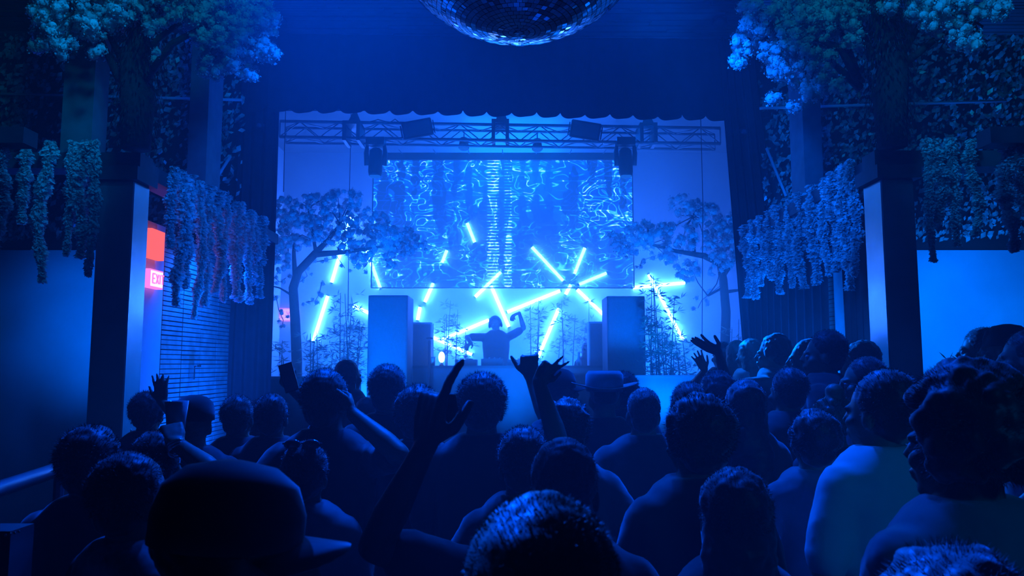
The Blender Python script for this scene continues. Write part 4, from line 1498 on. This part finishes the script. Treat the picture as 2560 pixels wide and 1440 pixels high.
    if sleeves == 'none':
        tt = [(.88, .17, .125), (1.0, .168 * bw, .122), (1.1, .16 * bw, .12), (1.3, .186 * bw, .13), (1.37, .17 * bw, .118), (1.42, .1 * bw, .09)]
        sh.loft([(z * s, rx * s, ry * s, -0.01 * s) for z, rx, ry in tt])
    else:
        tt = [(.84, .185 * bw, .135), (.95, .182 * bw, .132), (1.1, .17 * bw, .125), (1.25, .182 * bw, .13), (1.36, .195 * bw, .125), (1.44, .182 * bw, .108), (1.492, .132, .096), (1.522, .088, .08)]
        sh.loft([(z * s, rx * s * (loose if z < 1.3 else 1), ry * s * (loose if z < 1.3 else 1), -0.01 * s) for z, rx, ry in tt])
        for pts, rr in sleeve_parts:
            sh.tube(pts, rr, 12, True)
    finish(sh, 'shirt', M[shirt], t, 0.013, 3, (0.012, 0.09))
    tr = MB()
    tr.loft([(.8 * s, .165 * s, .12 * s, -.005), (.9 * s, .172 * s, .125 * s, -.005), (.98 * s, .16 * s, .115 * s, -.005)])
    for pts, rr in legs:
        tr.tube(pts, [r + 0.014 * s for r in rr], 10)
    finish(tr, 'trousers', M[trousers], t, 0.02, 2)
    sb = MB()
    for pts in shoes:
        sb.tube(pts, [0.044 * s, 0.047 * s, 0.036 * s], 10, True)
    sb.build('shoes', M['shoe'], t, smooth=True)
    # hair and headgear
    hb = MB()
    H_ = M[hm]
    disp = (0.012, 0.02)
    fz = 0
    if hair in ('short', 'spiky', 'buzz', 'curly', 'afro', 'long', 'bun', 'cap', 'hat', 'beanie'):
        g = {'short': .012, 'spiky': .016, 'buzz': .004, 'curly': .018, 'afro': .03, 'long': .014, 'bun': .012, 'cap': .006, 'hat': .004, 'beanie': .002}[hair]
        hb.ell(hp((0, -.03 - g * .3, 1.672 + g * .25)), (0.075 + g, 0.088 + g, 0.088 + g * .8), hm_, 22, 16)
        if hair in ('short', 'spiky', 'curly', 'buzz'):
            hb.ell(hp((0, -.05, 1.61)), (0.064 + g * .5, 0.055 + g * .5, 0.065), hm_, 16, 10)
            fz = 2600
    if hair == 'spiky':
        for k in range(40):
            a, c_ = rg.uniform(0, 2 * PI), rg.uniform(0.25, 1.0)
            d = Vector((math.cos(a) * math.sqrt(1 - c_ * c_), math.sin(a) * math.sqrt(1 - c_ * c_), c_))
            c0 = Vector((0, -.03, 1.672))
            p = c0 + Vector((d.x * .088, d.y * .1, d.z * .1))
            hb.tube([hp(p - d * .01), hp(p + d * .022 + Vector((rg.uniform(-.01, .01), .008, 0)))], [0.014 * s, 0.006 * s], 6)
    if hair in ('curly', 'afro', 'bun'):
        R_ = {'curly': .092, 'afro': .118, 'bun': .09}[hair]
        for k in range({'curly': 170, 'afro': 330, 'bun': 110}[hair]):
            a, c_ = rg.uniform(0, 2 * PI), rg.uniform(-0.5 if hair != 'afro' else -.65, 1.0)
            rr = math.sqrt(max(0, 1 - c_ * c_))
            d = Vector((math.cos(a) * rr, math.sin(a) * rr, c_))
            if d.y > (0.55 if hair != 'afro' else .35) and d.z < 0.45: continue
            p = Vector((0, -.03, 1.67)) + Vector((d.x * R_ * .92, d.y * R_, d.z * R_)) + Vector([rg.uniform(-.006, .006) for _ in range(3)])
            q_ = rg.uniform(.014, .024) * (1.15 if hair == 'afro' else 1)
            hb.ell(hp(p), (q_, q_, q_), hm_, 8, 6)
        if hair == 'afro':
            hb.ell(hp((0, -.035, 1.68)), (.105, .11, .11), hm_, 20, 14)
        fz = 3800
    if hair == 'bun':
        hb.ell(hp((0, -.05, 1.79)), (.045, .045, .04), hm_, 12, 8)
    if hair == 'long':
        hb.loft([(1.70, .084, .09, -.03), (1.62, .088, .085, -.04), (1.52, .092, .07, -.055), (1.42, .1, .06, -.07), (1.3, .1, .045, -.09), (1.2, .07, .03, -.1)][::-1], m=None) if False else None
        secs = [(1.72, .084, .088, -.03), (1.62, .09, .082, -.038), (1.52, .095, .065, -.055), (1.42, .108, .052, -.085), (1.3, .11, .042, -.115), (1.2, .085, .03, -.125)]
        rings = []
        for z, rx, ry, yo in secs:
            ring = []
            for j in range(20):
                a = 2 * PI * j / 20
                q_ = Vector((rx * math.cos(a), yo + ry * math.sin(a), z))
                ring.append(hp(q_) if z > 1.5 else hp((q_.x, q_.y, z)))
            rings.append(ring)
        hb.rings(rings)
        disp = (0.018, 0.03)
        fz = 2200
    head_hair = None
    if hair != 'bald':
        head_hair = finish(hb, 'hair', H_, t, 0.008 if Y < 2.2 else 0.01, 1, disp)
    if hair in ('cap', 'beanie'):
        cb = MB()
        cb.loft([(z, rx, ry, yo) for z, rx, ry, yo in ((1.66, .092, .108, -.022), (1.70, .093, .108, -.022), (1.74, .082, .095, -.024), (1.765, .055, .065, -.026), (1.775, .02, .02, -.028))], nu=28, p=2.0)
        cb.v = [tuple(hp(p)) for p in cb.v]
        crown_o = cb.build('cap_crown', M[cap_m], t, smooth=True)
        if hair == 'cap':
            vs, fs = [], []
            for i in range(13):
                a = PI * (0.12 + 0.76 * i / 12)
                for r_ in (0.95, 1.3, 1.68):
                    x, y_ = .09 * math.cos(a) * (1 + (r_ - .95) * .05), -.022 + .105 * math.sin(a) * (1 + (r_ - .95) * .95)
                    vs.append(hp((x, y_, 1.668 - .02 * (abs(math.cos(a)) ** 2) * r_ - .012 * (r_ - .95))))
            for i in range(12):
                for j in range(2):
                    k = i * 3 + j
                    fs.append((k, k + 1, k + 4, k + 3))
            vb_ = MB(); vb_.add(vs, fs)
            o = vb_.build('cap_visor', M[cap_m], crown_o, smooth=True)
            so = o.modifiers.new('thickness', 'SOLIDIFY'); so.thickness = 0.005
    if hair == 'hat':
        cb = MB()
        cb.loft([(z, rx, ry, yo) for z, rx, ry, yo in ((1.675, .098, .115, -.02), (1.72, .102, .115, -.02), (1.765, .1, .11, -.02), (1.785, .085, .095, -.02), (1.772, .04, .06, -.02))], nu=28, p=2.0)
        cb.v = [tuple(hp(p)) for p in cb.v]
        crown_o = cb.build('hat_crown', M[cap_m], t, smooth=True)
        cb = MB()
        rs = []
        for rx, ry, z in ((.09, .105, 1.69), (.13, .145, 1.684), (.175, .185, 1.69), (.177, .187, 1.696), (.13, .145, 1.69), (.09, .105, 1.697)):
            rs.append([hp((rx * math.cos(2 * PI * j / 36), -.02 + ry * math.sin(2 * PI * j / 36), z + (0.03 * (math.cos(2 * PI * j / 36) ** 2) if rx > .12 else 0) * (rx / .177))) for j in range(36)])
        cb.rings(rs, caps=False)
        cb.build('hat_brim', M[cap_m], crown_o, smooth=True)
    # loose hair ends catching the light
    nf = fz if fuzz is None else fuzz
    if nf and Y < 5.5 and hair != 'bald' and hair not in ('cap', 'hat', 'beanie'):
        n = int(nf * (1.5 if Y < 2.2 else 0.8))
        g2 = np.random.default_rng(seed)
        d = g2.normal(0, 1, (n, 3)); d /= np.linalg.norm(d, axis=1)[:, None]
        keep = ~((d[:, 1] > 0.5) & (d[:, 2] < 0.3)) & (d[:, 2] > -0.75)
        d = d[keep]; n = len(d)
        Rr = {'short': (.087, .1, .098), 'spiky': (.09, .103, .1), 'buzz': (.078, .091, .091), 'curly': (.094, .102, .102), 'afro': (.116, .124, .124), 'long': (.087, .1, .1), 'bun': (.093, .1, .1)}[hair]
        ln = {'buzz': .006, 'short': .012, 'spiky': .02, 'curly': .02, 'afro': .022, 'long': .01, 'bun': .02}[hair]
        cpt = np.array([0, -.033, 1.672]) + d * np.array(Rr)
        dirv = d + g2.normal(0, .35, (n, 3)); dirv /= np.linalg.norm(dirv, axis=1)[:, None]
        L_ = ln * g2.uniform(.5, 1.3, n)[:, None]
        sd = np.cross(dirv, g2.normal(0, 1, (n, 3))); sd /= np.linalg.norm(sd, axis=1)[:, None]
        A = np.array(HM); pv = np.array(piv)
        def tf(p): return (p * s - pv) @ A.T + pv - np.array([0, 0, .02 * s])
        wd = 0.0007 if Y < 2.2 else 0.0011
        quads('loose_hair', H_, tf(cpt + dirv * L_ * .3), (sd * wd) @ A.T, (dirv * L_ * s * .7) @ A.T, head_hair or t)
    if eyes:
        for q in (-1, 1):
            MB().ell(hp((q * .031, .078, 1.628)), (0.013 * s,) * 3, None, 12, 8).build('eye', M['eye'], t, smooth=True)
    if extra:
        extra(t, s, hp, hm_, loc)
    return t


def glasses(t, s, hp, hm_, loc):
    b = MB()
    for q in (-1, 1):
        c = [hp((q * .033 + .024 * math.cos(a), .098, 1.625 + .018 * math.sin(a))) for a in (2 * PI * j / 16 for j in range(17))]
        b.tube(c, 0.0022 * s, 6)
        b.tube([hp((q * .058, .098, 1.63)), hp((q * .079, .02, 1.63))], 0.002 * s, 6)
    b.tube([hp((-.009, .098, 1.628)), hp((.009, .098, 1.628))], 0.002 * s, 6)
    b.build('glasses', M['black'], t)


def shades_on_head(t, s, hp, hm_, loc):
    b = MB()
    for q in (-1, 1):
        b.ell(hp((q * .036, -.075, 1.762)), (.034, .014, .02), hm_)
    b.tube([hp((-.075, -.07, 1.765)), hp((.075, -.07, 1.765))], 0.004 * s, 6)
    b.build('sunglasses', M['glass'], t, smooth=True)
    b = MB()
    for q in (-1, 1):
        b.box(tuple(hp((q * .07 - .012, -.125, .98))[:]), tuple(hp((q * .07 + .018, -.116, 1.40))[:]))
    b.build('shoulder_straps', M['cloth_black'], t)


def headphones(t, s, hp, hm_, loc):
    b = MB()
    b.tube([hp((.1 * math.cos(a), -.01, 1.63 + .135 * math.sin(a))) for a in (PI * j / 14 for j in range(15))], 0.01 * s, 8)
    for q in (-1, 1):
        b.ell(hp((q * .095, -.01, 1.62)), (.02, .036, .042), hm_)
    b.build('headphones', M['black'], t, smooth=True)


def earring(t, s, hp, hm_, loc):
    for q in (-1, 1):
        MB().tube([hp((q * .08, -.005, 1.58)), hp((q * .081, -.005, 1.545))], 0.004 * s, 6).build('earring', M['metal'], t)


def bracelet(W, D, nm='bracelet', r=0.034):
    def f(t, s, hp, hm_, loc):
        c = loc(P(*W)); d = (loc(P(*D)) - c).normalized()
        a, b_, _ = frame_of(d)
        for k in range(3):
            b = MB()
            o = c - d * (0.012 + 0.012 * k)
            b.tube([o + (a * math.cos(x) + b_ * math.sin(x)) * r * s for x in (2 * PI * j / 20 for j in range(21))], 0.004 * s, 6)
            b.build(nm, M['metal'], t, smooth=True)
    return f


# --- nearest row
person(592, 1162, 1.12, 'person in a pale visored cap turned right, large and dark at the lower left', yaw=-1.25, hpitch=.08, hair='cap', shirt='cloth_black', cap_m='cloth_dark', voxel=.009)
person(1352, 1252, .82, 'person with bright rimmed cropped hair at the bottom centre', hair='buzz', hm='hair_fair', shirt='cloth_black', fuzz=5200, voxel=.009)
person(2405, 908, 1.62, 'person with a big round afro and grey tee at the right', yaw=.35, hyaw=.2, hair='afro', shirt='cloth_grey', sk='skin', voxel=.007, build=1.1, fuzz=9000, eyes=True,
       arms={-1: dict(w=(2345, 1240, 1.85), tip=(2325, 1140, 1.85), hint=(-.3, .3, -1), pose='grip', palm=(1, -.3, 0), hs=.9)}, extra=bracelet((2345, 1240, 1.85), (2325, 1140, 1.85)))
person(2365, 1352, 1.05, 'person with short brown curls at the lower right corner', hair='curly', hm='hair_brown', shirt='cloth_dark')
person(1832, 1176, 1.85, 'person with long dark hair in front of the white shirt, right of bottom centre', hair='long', shirt='cloth_black', build=.88)
person(1408, 1103, 1.8, 'person with shaved head raising the left arm, pointing up, near centre', hair='buzz', shirt='cloth_black', voxel=.007, sk='skin_dark', fuzz=900,
       arms={-1: dict(w=(1062, 1118, 1.68), tip=(1078, 1020, 1.68), hint=(-1, .1, -1), pose='point', palm=(1, .75, 0), hs=1.25)})
person(335, 1132, 2.0, 'person in a patterned shirt with a pale collar at the lower left', hair='short', shirt='pattern', yaw=-.5)
person(232, 1062, 2.55, 'person with thick curly hair near the left railing', hair='curly', shirt='cloth_dark')
# --- second row
person(1742, 982, 2.3, 'person with thick dark hair and bare neck, right of centre', hair='curly', shirt='cloth_dark', yaw=.25, fuzz=4200)
person(2200, 928, 2.5, 'person in a white short sleeved shirt left of the afro', hair='short', shirt='cloth_white', yaw=.4, hyaw=.2, build=1.08, voxel=.009)
person(2032, 1022, 3.05, 'person with full dark hair and a grey tee left of the white shirt', hair='curly', shirt='cloth_grey', build=.92)
person(1308, 1068, 2.55, 'short person raising one arm with an open hand at centre', hair='short', shirt='cloth_black', voxel=.007, build=.92,
       arms={1: dict(w=(1346, 952, 2.9), tip=(1372, 918, 2.9), hint=(.6, 0, -1), pose='two', palm=(.2, -1, .2), hs=.85)})
person(766, 1104, 2.75, 'person with sunglasses pushed up on the head and a strapped pale top', hair='short', shirt='cloth_grey', extra=shades_on_head, build=.95, voxel=.01)
person(398, 1078, 2.75, 'person holding a cup up at the left', hair='short', shirt='cloth_dark', voxel=.007,
       arms={1: dict(w=(440, 1108, 2.7), tip=(428, 1060, 2.75), hint=(.8, -.2, -1), pose='grip', palm=(-.6, 1, 0))}, extra=bracelet((440, 1108, 2.7), (428, 1060, 2.75)))
# --- third row
person(1415, 995, 3.1, 'person with spiky hair below the raised hands', hair='spiky', shirt='cloth_dark', fuzz=3600)
person(1607, 974, 3.75, 'person with cropped hair and broad shoulders in a plain tee, right of centre', hair='buzz', shirt='cloth_dark', build=1.08)
person(1205, 932, 3.2, 'person with wild curly hair raising the right arm with spread fingers', hair='curly', shirt='cloth_black', voxel=.007, fuzz=4500, build=1.05,
       arms={1: dict(w=(1326, 942, 3.6), tip=(1322, 895, 3.6), hint=(1, 0, -.8), pose='thumb', palm=(.2, 1, 0), hs=1.0)})
person(1045, 962, 3.4, 'person with dark curls left of the big pointing hand', hair='curly', shirt='cloth_dark')
person(972, 914, 3.9, 'tall person with neat dark hair in front of the left loudspeaker', hair='short', shirt='cloth_black', hyaw=-.2)
person(818, 926, 3.15, 'tall person with brown hair and a hand raised to the ear, left of centre', hair='short', hm='hair_brown', shirt='cloth_dark', build=1.05, voxel=.008, hyaw=-.3,
       arms={1: dict(w=(882, 1035, 3.0), tip=(876, 1000, 3.1), hint=(1, -.2, -1), pose='relaxed', palm=(-1, .2, 0))})
person(485, 990, 3.5, 'person in a dark cap with fair hair below it at the left', hair='cap', hm='hair_fair', shirt='cloth_dark', yaw=.5)
person(682, 986, 4.1, 'person raising a phone left of the stage tree', hair='short', shirt='cloth_dark', voxel=.008,
       arms={1: dict(w=(728, 972, 4.0), tip=(722, 948, 4.0), hint=(1, 0, -1), pose='grip', palm=(0, 1, 0))})
p = P(722, 944, 3.97)
t = empty('mobile_phone', p, 'dark tilted mobile phone held up left of the stage tree', 'phone')
MB().box((-0.036, -0.005, -0.075), (0.036, 0.005, 0.075), rot=(0, -.3, 0)).build('casing', M['black'], t)
MB().box((-0.032, -0.0065, -0.068), (0.032, -0.0045, 0.068), rot=(0, -.3, 0)).build('display', M['glass'], t)
person(597, 989, 4.2, 'person with light tipped hair near the left curtain', hair='short', hm='hair_brown', shirt='cloth_dark')
person(372, 978, 4.6, 'person waving an open hand beside the left pillar', hair='curly', shirt='cloth_dark', voxel=.008,
       arms={1: dict(w=(405, 1005, 4.4), tip=(402, 968, 4.4), hint=(1, 0, -1), pose='open', palm=(0, 1, 0))})
person(1510, 928, 4.3, 'person in a wide brimmed hat right of centre', hair='hat', shirt='cloth_dark', cap_m='cloth_grey')
person(1400, 923, 4.9, 'person in a dark cap facing right in front of the booth', hair='cap', shirt='cloth_dark', yaw=-1.2)
person(1556, 928, 5.1, 'person with curly hair behind the wide brimmed hat', hair='curly', shirt='cloth_dark')
person(1722, 955, 4.3, 'person with dark hair under the right planter', hair='curly', shirt='cloth_black')
person(1860, 954, 3.65, 'person with long straight dark hair right of the planter', hair='long', shirt='cloth_dark', build=.88)
person(1784, 926, 4.95, 'person with short curls facing left below the outstretched arm', hair='curly', shirt='cloth_dark', yaw=.9, eyes=True)
person(1968, 921, 4.35, 'person with pale rimmed neck in front of the blonde group', hair='short', shirt='cloth_dark', yaw=.4)
person(2078, 985, 3.6, 'person with a messy bun left of the white shirt', hair='bun', hm='hair_fair', shirt='cloth_dark', build=.88)
person(2156, 895, 4.3, 'person in glasses facing left beside the right pillar', hair='short', shirt='cloth_dark', yaw=1.0, hyaw=.4, extra=glasses, eyes=True, voxel=.008)
person(2060, 829, 4.9, 'tall person facing left beside the lit gap', hair='short', shirt='cloth_dark', yaw=1.0, hyaw=.3, eyes=True, sk='skin')
person(2014, 850, 5.85, 'person facing left, left of the tallest head', hair='short', shirt='cloth_dark', yaw=1.1, hyaw=.2, eyes=True)
person(2148, 856, 5.45, 'person with parted hair behind the glasses wearer', hair='long', shirt='cloth_dark', yaw=1.0, build=.9)
person(1932, 836, 6.4, 'person in a plain tee stretching the left arm to the stage', hair='curly', shirt='cloth_grey', yaw=.9, hyaw=.2, eyes=True, voxel=.008,
       arms={-1: dict(w=(1795, 880, 6.1), tip=(1762, 862, 6.05), hint=(0, 0, -1), pose='open', palm=(0, .3, 1), hs=1.25)})
person(1872, 851, 7.1, 'blonde person in a pale top behind the outstretched arm', hair='long', hm='hair_fair', shirt='cloth_white', build=.85, yaw=.5)
person(1840, 855, 7.65, 'person with pale shoulder length hair beside the blonde person', hair='long', hm='hair_fair', shirt='cloth_grey', build=.85)
person(1805, 856, 8.35, 'far person raising a small open hand at the right of the stage', hair='short', shirt='cloth_dark', yaw=.3, voxel=.008,
       arms={-1: dict(w=(1762, 925, 7.8), tip=(1752, 905, 7.8), hint=(-1, 0, -1), pose='open', palm=(0, 1, 0))})
person(2448, 823, 5.4, 'person facing left with short hair, first of the right edge group', hair='short', shirt='cloth_dark', yaw=1.1, eyes=True)
person(2508, 815, 4.8, 'person in a tight dark beanie in the right edge group', hair='beanie', shirt='cloth_grey', yaw=.9, eyes=True)
person(2562, 828, 4.1, 'person with swept hair cut by the right picture edge', hair='short', hm='hair_brown', shirt='cloth_dark', yaw=1.0)
person(872, 901, 6.6, 'hazy person with an earring far back left of the loudspeaker', hair='short', shirt='cloth_dark', yaw=-.7, extra=earring)
person(918, 994, 5.6, 'small dark head between the tall left heads', hair='short', shirt='cloth_dark')
person(650, 1000, 5.0, 'person half hidden behind the phone arm', hair='short', shirt='cloth_dark')

# --- on the stage
person(1238, 790, 12.1, 'performer in headphones and a loose tee lifting one arm behind the booth', yaw=PI, hair='short', shirt='cloth_dark', build=1.12, loose=1.06, voxel=.009, z0=SZ, extra=headphones, eyes=True, group=None, hroll=.1,
       arms={1: dict(w=(1298, 782, 12.0), tip=(1275, 792, 11.9), hint=(1, 0, -.3), pose='relaxed', palm=(0, 0, -1), hs=1.3), -1: dict(w=(1178, 858, 11.75), tip=(1160, 868, 11.6), hint=(-1, 0, .2), pose='relaxed', palm=(0, 0, -1), hs=1.2)})
person(1466, 857, 12.0, 'stage hand with long hair standing beside the right monitor', yaw=.3, hair='long', shirt='cloth_dark', build=.9, z0=SZ - .35, group=None)

# cup held at the left
p = P(440, 1050, 2.82)
tag(lathe([(0.03, -.06), (0.034, .0), (0.042, 0.07), (0.038, 0.07), (0.028, -.05)], p.x, p.y, p.z).build('plastic_cup', M['clear'], smooth=True), 'clear plastic cup held up at the left', 'cup')


# ------------------------------------------------------------------ haze
def haze(name, lo, hi, dens, aniso, label):
    m = bpy.data.materials.new(name + '_air')
    m.use_nodes = True
    nt = m.node_tree
    nt.nodes.clear()
    v = nt.nodes.new('ShaderNodeVolumeScatter')
    v.inputs['Density'].default_value = dens
    v.inputs['Anisotropy'].default_value = aniso
    v.inputs['Color'].default_value = (1, 1, 1, 1)
    o_ = nt.nodes.new('ShaderNodeOutputMaterial')
    nt.links.new(v.outputs[0], o_.inputs['Volume'])
    o = MB().box(lo, hi).build(name, m)
    tag(o, label, 'haze', None, 'stuff')


haze('stage_haze', (-4.35, 9.32, SZ + 0.01), (4.35, 14.3, 5.85), 0.17, 0.45, 'thicker blue haze over the stage')
